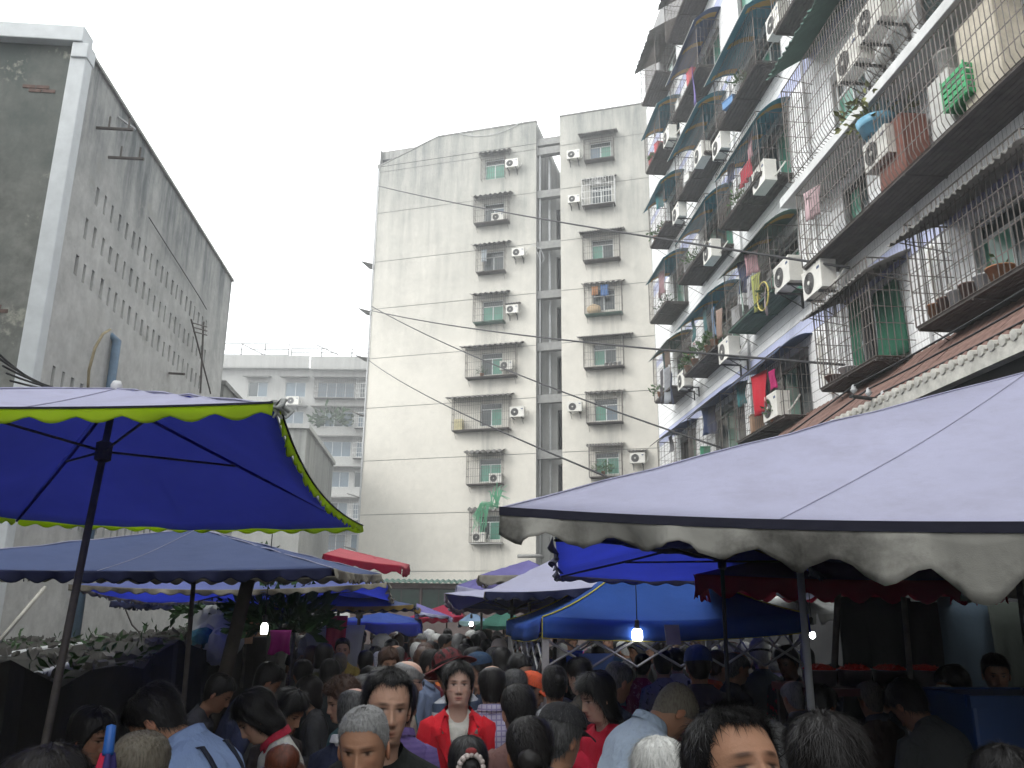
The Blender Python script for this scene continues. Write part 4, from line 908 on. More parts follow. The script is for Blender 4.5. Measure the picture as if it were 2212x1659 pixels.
# crimson and purple umbrella behind the lavender valance
canopy('market_umbrella', 'purple umbrella with crimson scalloped valance, right, behind the lavender canopy', [at(1502,1240,Y=5.6),at(2165,1252,Y=5.2),at(2000,1262,Y=7.8),at(1540,1262,Y=7.8)], at(1815,1172,Y=6.5), purp, purp, (.15,.21), crim, crim, sag=.03, esag=.01, pole=(at(1735,1400,Y=6.5).x,6.5,.028,'steel'), seed=22)
canopy('market_umbrella', 'dark blue umbrella corner at the right picture edge behind the lavender valance', [at(2080,1236,Y=4.4),at(2600,1246,Y=4.0),at(2560,1255,Y=6.4),at(2100,1255,Y=6.4)], at(2350,1160,Y=5.2), cl('slate_blue_canopy', (.06,.12,.22), .2), dk_u, (.12,.25), beige, beige, sag=.03, pole=(at(2350,1400,Y=5.2).x,5.2,.028), seed=23)
canopy('tarpaulin_roof', 'grey tarpaulin stall roof behind the gazebo, right', [at(1555,1318,Y=8.8),at(1762,1322,Y=8.2),at(1880,1290,Y=11),at(1560,1290,Y=12)], at(1700,1246,Y=10.2), grey_t, dk_u, (.12,.8), grey_t, dk_u, sag=.04, pole=(at(1700,1330,Y=10.2).x,10.2,.025), seed=24, cat='tarpaulin')
canopy('tarpaulin_roof', 'teal tarpaulin strip above the gazebo, right of its peak', [at(1478,1275,Y=9.5),at(1552,1262,Y=9.2),at(1560,1252,Y=11),at(1490,1262,Y=11)], at(1530,1248,Y=10.2), teal_c, dk_u, (.03,.4), teal_c, dk_u, sag=.01, pole=(at(1520,1320,Y=10.2).x,10.2,.02), seed=25, cat='tarpaulin')
canopy('tarpaulin_roof', 'pale tarpaulin scrap with scalloped edge right of the grey tarpaulin', [at(1640,1262,Y=7.9),at(1770,1272,Y=7.7),at(1790,1262,Y=9),at(1660,1258,Y=9)], at(1720,1246,Y=8.4), beige, dk_u, (.1,.2), lav, lav, sag=.01, pole=(at(1752,1330,Y=8.4).x,8.4,.02), seed=26, cat='tarpaulin')
# umbrellas beside the lane; the unseen ones are added to darken the crowd
for k, (x, y, z, lab) in enumerate(((-4.75,4.3,2.6,'unseen blue umbrella added for shade beyond the left picture edge'),(4.6,15.0,2.4,'dark umbrella at the far right of the lane'),(-3.6,14.6,2.4,'blue umbrella deep in the left hand stalls'),
        (-4.6,1.5,2.6,'unseen blue umbrella added for shade left of the photographer'),(-2.3,-.75,2.6,'unseen blue umbrella added for shade behind the photographer on the left'),(-2.2,-3.5,2.6,'second unseen blue umbrella added for shade behind the photographer on the left'),(2.5,-.9,2.6,'unseen blue umbrella added for shade behind the photographer on the right'),(2.4,-3.7,2.6,'second unseen blue umbrella added for shade behind the photographer on the right'),(.1,-3.4,2.75,'unseen blue umbrella added for shade across the lane behind the photographer'),(5.3,-.6,2.6,'unseen blue umbrella added for shade by the shops behind the photographer'),(6.2,5.2,2.6,'unseen dark umbrella added for shade beyond the right picture edge'),(-1.0,-6.3,2.7,'third unseen blue umbrella added for shade behind the photographer'),(1.8,-6.5,2.7,'fourth unseen blue umbrella added for shade behind the photographer'))):
    h = 1.3; canopy('market_umbrella', lab, [V(x-h,y-h,z-.32),V(x+h,y-h,z-.32),V(x+h,y+h,z-.32),V(x-h,y+h,z-.32)], V(x,y,z), dk_blue, dk_u, (.09,.2), dk_u, dk_u, pole=(x,y,.025), seed=40+k, n=14)
# bare poles and stays
def polething(p0, p1, r, label, mat='steel'): MB().tube([p0, p1], r, 8).build('pole', M[mat], label=label, cat='pole', smooth=True)

tp = at(537,1252,Y=6.6); MB().tube([(-1.80,6.6,0), tp], [.055,.05], 10).build('wooden_post', plain('old_wood', (.05,.042,.035), .9, .4, 8), label='thick leaning wooden post below the dark blue umbrella', cat='post', smooth=True)
# ------------------------------------------------------------------ people
EYE = 1.532
_HZ = np.array([-.70,-.50,-.36,-.30,-.26,-.235,-.215,-.19,-.15,-.125,-.112,-.10,-.085,-.06,-.03,0,.02,.04,.07,.095,.108,.116,.118])
_HA = np.array([.14,.145,.15,.15,.135,.105,.075,.060,.055,.056,.055,.053,.056,.064,.070,.0745,.076,.076,.071,.058,.040,.016,.0])
_HF = np.array([.08,.08,.075,.07,.062,.052,.044,.040,.040,.052,.076,.086,.091,.0925,.0915,.0915,.0955,.094,.0855,.067,.045,.018,.0])
_HB = np.array([.08,.08,.08,.078,.075,.068,.060,.054,.052,.053,.055,.057,.06,.068,.086,.099,.104,.106,.101,.083,.058,.026,.0])
def sst(a, b, x): t = np.clip((x-a)/(b-a), 0, 1); return t*t*(3-2*t)
def head_surf(phi, z, face=True, jaw=1.0):
    a = np.interp(z, _HZ, _HA); bf = np.interp(z, _HZ, _HF); bb = np.interp(z, _HZ, _HB)
    s, c = np.sin(phi), np.cos(phi); p = .94
    low = (z < -.03) & (z > -.13); a = np.where(low, a*jaw, a)
    x = a*np.sign(s)*np.abs(s)**p; y = np.where(c > 0, -bf*np.abs(c)**p, bb*np.abs(c)**p)
    if face:
        wf = np.clip(c*1.6, 0, 1); ax = np.abs(x)
        G = lambda cx, cz, sx, sz: np.exp(-((ax-cx)/sx)**2-((z-cz)/sz)**2)
        nh = np.interp(z, [-.060,-.050,-.043,-.036,-.02,0,.015,.03], [0,.010,.021,.0235,.017,.0095,.004,0]); nw = np.interp(z, [-.052,-.04,-.02,.01], [.0155,.0140,.0105,.008])
        d = nh*np.exp(-(x/nw)**2) + .007*G(.013,-.044,.006,.007)
        d += -.0085*G(.031,.001,.015,.010)+.0058*G(.031,-.001,.011,.0055)+.0042*G(.028,.021,.02,.008)+.004*G(.046,-.026,.016,.016)
        d += .0048*G(0,-.068,.019,.0045)+.0056*G(0,-.0795,.017,.005)-.003*G(0,-.0738,.022,.0022)+.005*G(0,-.102,.018,.012)-.003*G(.026,-.055,.006,.016)-.0035*G(0,-.089,.016,.005)
        y = y-d*wf
    return x, y
def head_tint(phi, x, z, brow=.9, lips=(.82,.42,.42), stub=0):
    ax = np.abs(x); f = (np.cos(phi) > .15)
    G = lambda cx, cz, sx, sz: np.exp(-((ax-cx)/sx)**2-((z-cz)/sz)**2)*f
    C = np.ones(x.shape+(3,))
    def blend(w, col): C[...] = C*(1-w[...,None])+np.array(col)*w[...,None]
    blend(np.clip(.5*G(.04,-.03,.02,.018)+.35*G(0,-.042,.014,.01),0,1), (1.0,.80,.76))
    blend(np.clip(1.2*G(0,-.069,.021,.0045)+1.2*G(0,-.079,.018,.005),0,1)*.85, lips)
    blend(np.clip(1.3*G(0,-.0738,.019,.002),0,1), (.22,.10,.09))
    if stub: blend(np.clip(G(0,-.09,.04,.025)+G(0,-.06,.022,.007),0,1)*stub, (.5,.5,.52))
    blend(np.clip(1.6*G(.029,.0215+0*z,.0165,.0042),0,1)*brow, (.07,.05,.05))
    blend(np.clip(1.5*G(.031,-.0005,.0135,.0042),0,1), (1.25,1.5,1.7))
    blend(np.clip(1.6*G(.031,-.0005,.006,.005),0,1), (.035,.03,.03))
    blend(np.clip(1.6*G(.031,.0045,.0155,.0024),0,1), (.06,.045,.045))
    blend(np.clip(.5*G(.031,-.008,.014,.0045),0,1), (.72,.62,.60))
    blend(np.clip(1.2*G(.0075,-.0505,.004,.0028),0,1), (.16,.07,.06))
    return C
def rotm(pitch, yaw, roll): return np.array(Matrix.Rotation(yaw,3,'Z') @ Matrix.Rotation(pitch,3,'X') @ Matrix.Rotation(roll,3,'Y'))
class Pose:
    def __init__(s, pitch=0, yaw=0, roll=0, lean=0, twist=0): s.R = rotm(R(pitch), R(yaw), R(roll)); s.lean = R(lean)
    def head(s, P):   # P in standing coordinates; the head turns on the neck
        P = np.asarray(P, float); piv = np.array([0,.015,EYE-.145]); w = sst(EYE-.215, EYE-.10, P[:,2])[:,None]
        return P*(1-w)+((P-piv)@s.R.T+piv)*w
    def rigid(s, P): piv = np.array([0,.015,EYE-.145]); return (np.asarray(P, float)-piv)@s.R.T+piv
    def bend(s, P):
        P = np.asarray(P, float)
        if not s.lean: return P
        w = sst(.82,1.05,P[:,2]); an = s.lean*w; y, z = P[:,1], P[:,2]-.92
        return np.stack([P[:,0], y*np.cos(an)-z*np.sin(an)*1.0, .92+z*np.cos(an)+y*np.sin(an)], 1)
def gridfaces(nj, ni, wrap=True):
    j, i = np.meshgrid(np.arange(nj-1), np.arange(ni if wrap else ni-1), indexing='ij'); i2 = (i+1) % ni
    return np.stack([j*ni+i, (j+1)*ni+i, (j+1)*ni+i2, j*ni+i2], -1).reshape(-1,4)
def phis(nu): t = np.linspace(-math.pi, math.pi, nu, endpoint=False)+math.pi/nu; return t-.5*np.sin(t)
class Acc:
    def __init__(s): s.V = []; s.F = []; s.n = 0; s.C = []
    def add(s, V, F, C=None):
        V = np.asarray(V, float); s.V.append(V); s.F += [tuple(int(q)+s.n for q in f) for f in F]; s.C.append(np.ones((len(V),3)) if C is None else C); s.n += len(V)
    def addmb(s, mb, fn=None, C=None):
        V = np.array(mb.v); V = fn(V) if fn else V; s.add(V, mb.f, C)
    def mesh(s, name, mats, smooth=True, tint=False):
        me = bpy.data.meshes.new(name); V = np.concatenate(s.V); me.from_pydata(V.tolist(), [], s.F)
        for m in (mats if isinstance(mats, (list, tuple)) else [mats]): me.materials.append(m)
        if smooth: me.polygons.foreach_set('use_smooth', [True]*len(me.polygons))
        if tint:
            a = me.color_attributes.new('tint', 'FLOAT_COLOR', 'POINT'); C = np.concatenate(s.C); a.data.foreach_set('color', np.concatenate([C, np.ones((len(C),1))], 1).ravel().astype(np.float32))
        me.update(); return me
_n = NT('skin'); _a = _n.node('ShaderNodeAttribute'); _a.attribute_name = 'tint'; _oi = _n.node('ShaderNodeObjectInfo'); _v = _n.coord('Object')
_c = _n.mix(1.0, _a.outputs['Color'], _oi.outputs['Color'], 'MULTIPLY'); _c = _n.mix(_n.math('MULTIPLY', _n.noise(_v, 45, 4), .35), _c, _n.mix(1.0, _c, (.72,.62,.58), 'MULTIPLY'))
SKIN = _n.bsdf(_c, .56, .25, 0, _n.math('ADD', _n.noise(_v, 160, 3), _n.noise(_v, 28, 4)), .25, .004); _n.p.inputs['Subsurface Weight'].default_value = .08; _n.p.inputs['Subsurface Radius'].default_value = (.01,.004,.002)
def hair_mat(name, col, grey=None, rough=.42):
    n = NT(name); v = n.coord('Object'); st = n.noise(n.coord('Object', (90,90,12)), 1.0, 4, .7)
    c = n.mix(n.ramp(st, [(.35,0),(.7,1)]), mul(col,.55), mul(col,1.5))
    if grey: c = n.mix(n.ramp(n.noise(n.coord('Object', (150,150,26)), 1.0, 3), [(.5-.35*grey[1],0),(.75-.3*grey[1],1)]), c, grey[0])
    return n.bsdf(c, rough, .22, 0, st, .35, .003)
HM = dict(black=hair_mat('black_hair', (.009,.008,.008)), soft=hair_mat('soft_black_hair', (.015,.013,.0125)), brown=hair_mat('brown_hair', (.055,.028,.018)), grey=hair_mat('grey_hair', (.12,.12,.12), ((.24,.24,.235),.6), .5),
          white=hair_mat('white_hair', (.42,.42,.40), ((.6,.6,.57),.6), .5), salt=hair_mat('greying_hair', (.022,.022,.022), ((.11,.11,.11),.4), .5), taupe=hair_mat('greyish_brown_hair', (.085,.07,.05), ((.16,.145,.115),.5), .55), rust=hair_mat('reddish_brown_hair', (.075,.022,.012)))
_fab = {}
def fabric(name, col, kind='plain', col2=(.6,.6,.6), s=60):
    key = (name, col, kind)
    if key in _fab: return _fab[key]
    n = NT(name); v = n.coord('Object'); w = n.noise(n.coord('Object', (1,1,.55)), 7, 4, .55)
    c = n.mix(n.ramp(n.noise(v, 3, 4), [(.3,0),(.7,1)]), mul(col,.85), mul(col,1.1))
    sp = n.node('ShaderNodeSeparateXYZ'); n.l(v, sp.inputs[0])
    band = lambda ch, k, t: n.math('GREATER_THAN', n.math('SINE', n.math('MULTIPLY', sp.outputs[ch], k)), t)
    if kind == 'stripe': c = n.mix(band('Z', s, .1), c, col2)
    if kind == 'plaid': c = n.mix(n.math('MULTIPLY', n.math('MAXIMUM', band('Z', s*2, .7), band('X', s*2, .7)), .75), c, col2)
    if kind == 'print':
        f = n.ramp(n.noise(v, 34, 8, .8), [(.46,0),(.485,1),(.515,1),(.54,0)]); lim = n.math('MULTIPLY', n.math('LESS_THAN', sp.outputs['Z'], 1.245), n.math('LESS_THAN', n.math('ABSOLUTE', sp.outputs['X']), .085)); c = n.mix(n.math('MULTIPLY', f, lim), c, col2)
    if kind == 'flower': c = n.mix(n.ramp(n.noise(v, 26, 3), [(.58,0),(.62,1)]), c, col2)
    h = n.math('ADD', w, n.math('MULTIPLY', n.noise(v, 500, 2), .06))
    _fab[key] = n.bsdf(c, .85, .15, 0, n.math('ADD', h, n.math('MULTIPLY', n.noise(n.coord('Object', (1,1,.35)), 19, 3), .35)), 1.0, .035); return _fab[key]
def tubeA(pts, rad, n=10): mb = MB(); mb.tube(pts, rad, n); return mb
def hand_mb(wr, d, nrm, s, curl=.5):
    """palm with four unequal bent fingers and a thumb; wr wrist, d pointing to the fingers, nrm out of the palm's back, s +1/-1 side of the thumb"""
    mb = MB(); wr = V(*wr); d = V(*d).normalized(); nrm = V(*nrm); nrm = (nrm-d*nrm.dot(d)).normalized(); sd = d.cross(nrm)*s
    P = []
    for t, w, h in ((-.01,.024,.019),(.025,.034,.017),(.06,.042,.014),(.082,.040,.012),(.09,.034,.008)):
        P.append([wr+d*t+sd*(w*math.cos(a))+nrm*(h*math.sin(a)) for a in np.linspace(0,2*math.pi,12,endpoint=False)])
    mb.grid(P, wrap=True); mb.add(P[-1], [tuple(range(12))])
    for k, (o_, L_) in enumerate(((.030,.066),(.010,.075),(-.010,.070),(-.029,.054))):
        p0 = wr+d*.078+sd*o_; c1 = d*math.cos(curl*.6)-nrm*math.sin(curl*.6); c2 = d*math.cos(curl*1.7)-nrm*math.sin(curl*1.7); c3 = d*math.cos(curl*2.5)-nrm*math.sin(curl*2.5)
        p1 = p0+c1*L_*.45; p2 = p1+c2*L_*.33; mb.tube([p0, p1, p2, p2+c3*L_*.25], [.0098,.0095,.0085,.0062], 6)
    p0 = wr+d*.022+sd*.024; p1 = p0+(sd*.75+d*.6-nrm*.25)*.036; p2 = p1+(d*.9+sd*.25-nrm*.35)*.030; mb.tube([p0, p1, p2, p2+(d-nrm*.3)*.016], [.013,.0115,.010,.007], 6)
    return mb
ARMS = dict(hang=[((.215,.025,1.03),(.215,-.06,.80))]*2, front=[((.205,-.02,1.04),(.11,-.24,1.00))]*2, back=[((.22,.06,1.02),(.04,.17,.90))]*2,
            chin=[((.215,-.02,1.03),(.11,-.22,.98)),((.20,-.10,1.05),(.03,-.235,1.26))], reach=[((.20,-.19,1.13),(.15,-.42,1.02))]*2, cross=[((.21,-.10,1.05),(-.02,-.30,1.20)),((.21,-.14,1.06),(.12,-.36,1.02))])
def armpts(arms, side):
    (e, w) = ARMS[arms][0 if side < 0 else 1]; S = (.155*side,.005,1.295)
    return S, (e[0]*side, e[1], e[2]), (w[0]*side, w[1], w[2])
_TZ = np.array([.80,.92,1.05,1.16,1.24,1.285,1.315,1.338,1.358,1.376,1.392,1.405]); _TA = np.array([.172,.168,.155,.166,.176,.182,.178,.160,.128,.095,.074,.067]); _TB = np.array([.128,.122,.112,.118,.114,.106,.096,.086,.076,.068,.061,.058])
def torso_rings(off=0.0, zlo=.80, zhi=1.405, nu=36, nz=26, girth=1.0, gap=None, chest=0.0):
    z = np.linspace(zlo, zhi, nz); z = np.concatenate([z[z < 1.25], np.linspace(1.25, zhi, 16)]) if zhi > 1.26 else z
    ph = np.linspace(-math.pi, math.pi, nu, endpoint=False)+.0001; Z, PHI = np.meshgrid(z, ph, indexing='ij')
    A = np.interp(Z, _TZ, _TA)*girth+off; B = np.interp(Z, _TZ, _TB)*girth+off; s, c = np.sin(PHI), np.cos(PHI)
    X = A*np.sign(s)*np.abs(s)**.85; Y = np.where(c > 0, -1, 1)*B*np.abs(c)**.85+.012
    Y -= chest*np.exp(-((np.abs(X)-.075)/.05)**2-((Z-1.17)/.06)**2)*(c > 0)
    fold = .010*np.sin(PHI*5+Z*16)*np.sin(Z*9+PHI*2)+.004*np.sin(PHI*11-Z*23)
    k = (1-sst(1.26,1.36,Z)); X = X*(1+fold*5*k); Y = Y*(1+fold*6*k)
    Z2 = Z-.055*np.clip(c,0,1)**1.5*sst(1.29,1.40,Z)+.015*np.clip(-c,0,1)*sst(1.3,1.4,Z)
    return np.stack([X,Y,Z2],-1), PHI, Z
def person(name_label, loc, rz, H, skin, hair, hcol, top, topm, trm=None, pose=None, arms='hang', sex='m', hat=None, hatm=None, hi=1, glasses=False, extra=None, brow=.9, age=0, girth=1.0, sleeves='long', jaw=1.0, group=None, lips=None, straps=None, seed=0, bun=None, collar=None, blades=None):
    rnd = np.random.RandomState(seed+11); pose = pose or Pose()
    lips = lips or ((.80,.34,.36) if sex == 'f' else (.78,.52,.50))
    B = lambda P: pose.bend(P); HB = lambda P: pose.bend(pose.head(P)); RB = lambda P: pose.bend(pose.rigid(P))
    nu, zs = (64, np.concatenate([[.118,.1175,.1155,.112,.107,.101], np.linspace(.095,-.115,48), [-.122,-.13,-.145,-.165,-.19,-.215,-.235,-.26,-.30,-.40,-.60]])) if hi else (30, np.concatenate([[.118,.1165,.111,.1], np.linspace(.088,-.115,17), [-.13,-.16,-.19,-.215,-.24,-.27,-.34,-.6]]))
    ph = phis(nu); Z, PHI = np.meshgrid(zs, ph, indexing='ij'); X, Y = head_surf(PHI, Z, True, jaw)
    Zc = Z + np.where((Z < -.112) & (Z > -.20), .03*np.clip(np.cos(PHI),0,1)*sst(-.21,-.13,Z)*0, 0)
    T = head_tint(PHI, X, Z, brow, lips, .35 if sex == 'm' and age else 0)
    body = Acc(); P = np.stack([X, Y, Zc+EYE], -1).reshape(-1,3); body.add(HB(P), gridfaces(len(zs), nu), T.reshape(-1,3))
    for s in (-1,1):     # ears
        q = MB(); q.ell((0,0,0), (.008,.019,.031), 10 if hi else 6, 8 if hi else 5, fn=lambda p: 1-.25*max(0,p.y)*(p.z < 0)); Pq = np.array(q.v); Pq[:,0] = Pq[:,0]*1.0+np.abs(Pq[:,1])*0; an = R(22)*s
        Rz = np.array(Matrix.Rotation(an,3,'Z')); Pq = Pq@Rz.T+np.array([s*.0775,.008,EYE-.018]); body.add(RB(Pq), q.f, np.tile([1.0,.86,.82],(len(Pq),1)))
    for s in (-1,1):
        S, E_, W_ = armpts(arms, s); q = tubeA([S, tuple(np.add(S,E_)/2), E_, tuple(np.add(E_,W_)/2), W_], [.046,.043,.037,.036,.026], 9 if hi else 6); body.addmb(q, B)
        dv = np.subtract(W_,E_); q = hand_mb(W_, dv, (s*.9,0,.3) if arms not in ('chin','front','reach') else (s*.3,-.2,.9), -s, .9 if arms in ('chin','cross') else .55); body.addmb(q, B)
        q = tubeA([(s*.085,.0,.88),(s*.09,-.01,.5),(s*.09,.01,.12)], [.075,.055,.04], 8); body.addmb(q)
    me = body.mesh('person', SKIN, True, True)
    o = link('person', me, None, label=name_label, cat='person', group=group); o.location = loc; o.rotation_euler = (0,0,rz); k = H/1.65; o.scale = (k,k,k); o.color = (*skin,1)
    # hair
    if hair:
        ap = [0,.55,.9,1.2,1.5,1.75,2.3,math.pi]
        lo = dict(short=[.068,.066,.055,.025,-.022,-.045,-.085,-.095], buzz=[.070,.068,.052,.02,-.012,-.035,-.08,-.09], recede=[.083,.090,.078,.030,-.022,-.05,-.09,-.1], balding=[.02,.02,.03,.02,-.015,-.05,-.09,-.1],
                  bob=[.058,.055,.035,-.03,-.10,-.125,-.14,-.14], long=[.068,.062,.04,-.03,-.16,-.24,-.32,-.34], tied=[.074,.070,.055,.02,-.02,-.05,-.085,-.09], swept=[.088,.074,.050,.0,-.05,-.075,-.11,-.115], curly=[.06,.058,.04,-.02,-.07,-.09,-.105,-.11])[hair]
        hi_ = dict(balding=[.055,.058,.07,.085,.092,.095,.098,.10]).get(hair)
        th = dict(short=.012, buzz=.004, recede=.010, balding=.007, bob=.019, long=.016, tied=.010, curly=.026, swept=.013)[hair]
        nuh, nv = (56, 26) if hi else (26, 12); phh = phis(nuh); vv = np.linspace(0,1,nv)
        VV, PP = np.meshgrid(vv, phh, indexing='ij'); zl = np.interp(np.abs(PP), ap, lo)+.003*np.sin(PP*37+seed); zt = np.interp(np.abs(PP), ap, hi_) if hi_ else np.full_like(PP,.118)
        def hs(PP, VV, zl, zt):
            Zz = zt+(zl-zt)*(VV**1.25 if not hi_ else VV); cur = hair in ('bob','long','curly','swept')
            x, y = head_surf(PP, np.maximum(Zz, -.03) if cur else Zz, False)
            if cur:
                k_ = sst(.0,-.06,Zz) if False else np.clip((-.0-Zz)/.06,0,1); x = x*(1+.06*k_); y = np.where(y > 0, y*(1-.10*k_*(hair != 'curly'))+.012*k_, y)
                if hair == 'long': y = np.where(Zz < -.12, y*.8+.02, y)
            p = np.stack([x,y,Zz],-1); nr = p-np.array([0,.008,.01]); nr[...,2] *= np.where(Zz < 0, .2, 1); nr /= np.linalg.norm(nr,axis=-1,keepdims=True)+1e-9
            edge = np.minimum(sst(0,.18,1-VV), 1 if not hi_ else sst(0,.15,VV)); lump = 1+.22*np.sin(PP*9+seed+Zz*30)+.15*np.sin(PP*17+Zz*60)
            if hair == 'curly': lump = lump+.35*np.sin(PP*14+seed)*np.sin(Zz*120)
            tt = th*edge*lump*(.75+.4*np.clip((Zz-.02)/.09,0,1))+.0012
            return p+nr*tt[...,None], nr
        Ph, Nh = hs(PP, VV, zl, zt); hA = Acc(); hp = Ph.reshape(-1,3)+np.array([0,0,EYE])
        tf = (lambda P: B(np.where((P[:,2] < EYE-.10)[:,None], pose.rigid(P), pose.rigid(P))))
        hA.add(tf(hp), gridfaces(nv, nuh))
        nb = blades if blades is not None else (7000 if hi == 2 else 2000 if hi else 700)
        if nb:
            pr = rnd.uniform(-math.pi,math.pi,nb); vr = rnd.uniform(.02 if not hi_ else .05,.99,nb); L_ = dict(short=.042, buzz=.007, recede=.042, balding=.028, bob=.05, long=.07, tied=.045, curly=.03, swept=.06)[hair]
            f_ = lambda q, w: hs(q, w, np.interp(np.abs(q), ap, lo), np.interp(np.abs(q), ap, hi_) if hi_ else np.full_like(q,.118))
            p0, n0 = f_(pr, vr); p1, _ = f_(pr+.02*rnd.randn(nb), np.minimum(vr+.05,1.0)); dr = p1-p0; dr /= np.linalg.norm(dr,axis=1,keepdims=True)+1e-9
            back = (np.array([0,1.0,-.1]) if hair == 'tied' else 0)
            dr = dr+back+rnd.randn(nb,3)*(.8 if hair == 'curly' else .5 if hair == 'buzz' else .20)+n0*dict(buzz=.9, short=.22, curly=.7, recede=.2).get(hair,.12); dr /= np.linalg.norm(dr,axis=1,keepdims=True)
            ln = L_*rnd.uniform(.4,1.2,nb)[:,None]; sd = np.cross(dr,n0); sd /= np.linalg.norm(sd,axis=1,keepdims=True)+1e-9; wd = rnd.uniform(.0003,.0008,nb)[:,None]
            base = p0-n0*.002; mid = base+dr*ln*.5+n0*.002; tip = base+dr*ln-n0*(.0 if hair == 'buzz' else .003)
            BV = np.stack([base-sd*wd, base+sd*wd, mid+sd*wd, mid-sd*wd, tip],1).reshape(-1,3)+np.array([0,0,EYE]); k5 = 5*np.arange(nb)
            hA.add(tf(BV), np.stack([k5,k5+1,k5+2,k5+3],1)); hA.F += [(int(a)+hA.n-5*nb+3, int(a)+hA.n-5*nb+2, int(a)+hA.n-5*nb+4) for a in k5]
        if bun:
            q = MB(); bp, br_ = bun; q.ell((bp[0],bp[1],bp[2]+EYE), (br_,br_*.8,br_*.9), 18, 12, fn=lambda p: 1+.07*math.sin(math.atan2(p.z,p.x)*3+p.y*9)+.04*math.sin(p.x*22)); hA.addmb(q, RB)
        link('hair', hA.mesh('hair', HM[hcol]), o)
    # clothing
    g = Acc(); nu_ = 40 if hi else 24
    P, PHI, Zr = torso_rings(0, nu=nu_, girth=girth, chest=.022 if sex == 'f' else .0)
    if top == 'blazer':
        inner, _, _ = torso_rings(-.012, nu=nu_, girth=girth, chest=.02); q = Acc(); q.add(B(inner.reshape(-1,3)), gridfaces(inner.shape[0], nu_)); link('shirt', q.mesh('shirt', extra), o)
        P, PHI, Zr = torso_rings(.012, nu=72, girth=girth, chest=.02); n_ = 72; nj = P.shape[0]
        gapw = np.interp(Zr, [.8,1.0,1.12,1.36,1.41], [.12,.06,.22,.62,.75]); keep = []
        for j in range(nj-1):
            for i in range(n_):
                if abs(PHI[j,i]) > gapw[j,i] and abs(PHI[j,(i+1) % n_]) > gapw[j,i]-.1: keep.append((j*n_+i, j*n_+(i+1) % n_, (j+1)*n_+(i+1) % n_, (j+1)*n_+i))
        g.add(B(P.reshape(-1,3)), keep)
        for s in (-1,1):     # lapels and turned collar
            lap = np.array([(s*.012,-.150,1.03),(s*.075,-.165,1.16),(s*.135,-.135,1.27),(s*.085,-.135,1.285),(s*.105,-.115,1.315),(s*.082,-.07,1.375),(s*.062,-.075,1.37),(s*.050,-.125,1.27),(s*.03,-.15,1.15)])
            lap[:,1] -= .004; F = [(0,1,8),(1,2,3,7,8),(3,4,5,6,7)]; V2 = np.concatenate([lap, lap+np.array([0,.008,0])]); g.add(B(V2), F+[tuple(x+9 for x in f[::-1]) for f in F]+[(i,(i+1) % 9,(i+1) % 9+9,i+9) for i in range(9)])
    else:
        g.add(B(P.reshape(-1,3)), [f[::-1] for f in gridfaces(P.shape[0], nu_)])
    off = .014 if top in ('blazer','jacket') else .0
    for s in (-1,1):
        S, E_, W_ = armpts(arms, s); S2 = (S[0]-.03*s, S[1], S[2]+.012); mid = lambda a, b, t: tuple(np.array(a)*(1-t)+np.array(b)*t)
        if sleeves == 'long': q = tubeA([S2, S, mid(S,E_,.3), mid(S,E_,.65), E_, mid(E_,W_,.4), mid(E_,W_,.95)], [.050+off,.061+off,.060+off,.055+off,.052+off,.047+off,.040+off], 12 if hi else 8)
        elif sleeves == 'short': q = tubeA([S2, S, mid(S,E_,.3), mid(S,E_,.62)], [.050,.062,.064,.066], 12 if hi else 8)
        else: q = tubeA([S2, S], [.045,.05], 8)
        V_ = np.array(q.v); V_ += .004*np.sin(V_[:,2:3]*60+V_[:,0:1]*40+seed); g.add(B(V_), q.f)
    link(dict(blazer='blazer', jacket='jacket', shirt='shirt', polo='polo_shirt', vest='vest').get(top,'top'), g.mesh('top', topm), o)
    if collar:
        q = MB(); rows = []
        for j, (dz, dr_) in enumerate(((-.02,.012),(.012,.006),(.034,.006),(.030,.016),(-.004,.026))):
            rows.append([((.066+dr_)*math.sin(a), -(.060+dr_)*math.cos(a)+.012, 1.392+dz-.045*max(0,math.cos(a))**1.5+.012*max(0,-math.cos(a))) for a in np.linspace(.22,2*math.pi-.22,30)])
        q.grid(rows); c_ = Acc(); c_.addmb(q, B); link('collar', c_.mesh('collar', collar), o)
    if straps:
        for s in (-1,1):
            xs_ = .088; q = MB(); rows = []
            def surf(z_, sg):
                A_ = np.interp(z_, _TZ, _TA)*girth; B_ = np.interp(z_, _TZ, _TB)*girth; sn = min(.98, (xs_/A_)**(1/.85)); return sg*B_*math.sqrt(1-sn*sn)**.85+.012+sg*.009
            path = [(surf(z_, -1), z_-.02*(z_ > 1.3)) for z_ in (1.02,1.10,1.18,1.25,1.30,1.33)]+[(-.02,1.352+.012),(.03,1.362+.012)]+[(surf(z_, 1), z_+.012*(z_ > 1.3)) for z_ in (1.335,1.30,1.25,1.18,1.10,1.02)]
            for (y_, z_) in path: rows.append([(s*xs_+w, y_, z_) for w in (-.013,.013)])
            q.grid(rows); c_ = Acc(); c_.addmb(q, B); so = link('strap', c_.mesh('strap', straps), o); sm = so.modifiers.new('t','SOLIDIFY'); sm.thickness = .006
    # trousers and shoes
    t_ = Acc(); q = MB(); rows = []
    for z_, a_, b_ in ((.95,.158,.115),(.88,.172,.125),(.80,.17,.125),(.76,.12,.10)): rows.append([(a_*math.cos(w), b_*math.sin(w)+.01, z_) for w in np.linspace(0,2*math.pi,20,endpoint=False)])
    q.grid(rows, wrap=True)
    for s in (-1,1): q.tube([(s*.085,.01,.86),(s*.092,0,.6),(s*.092,-.005,.42),(s*.09,.01,.07)], [.088,.078,.066,.058], 10)
    t_.addmb(q); link('trousers', t_.mesh('trousers', trm or fabric('dark_trousers', (.03,.03,.04))), o)
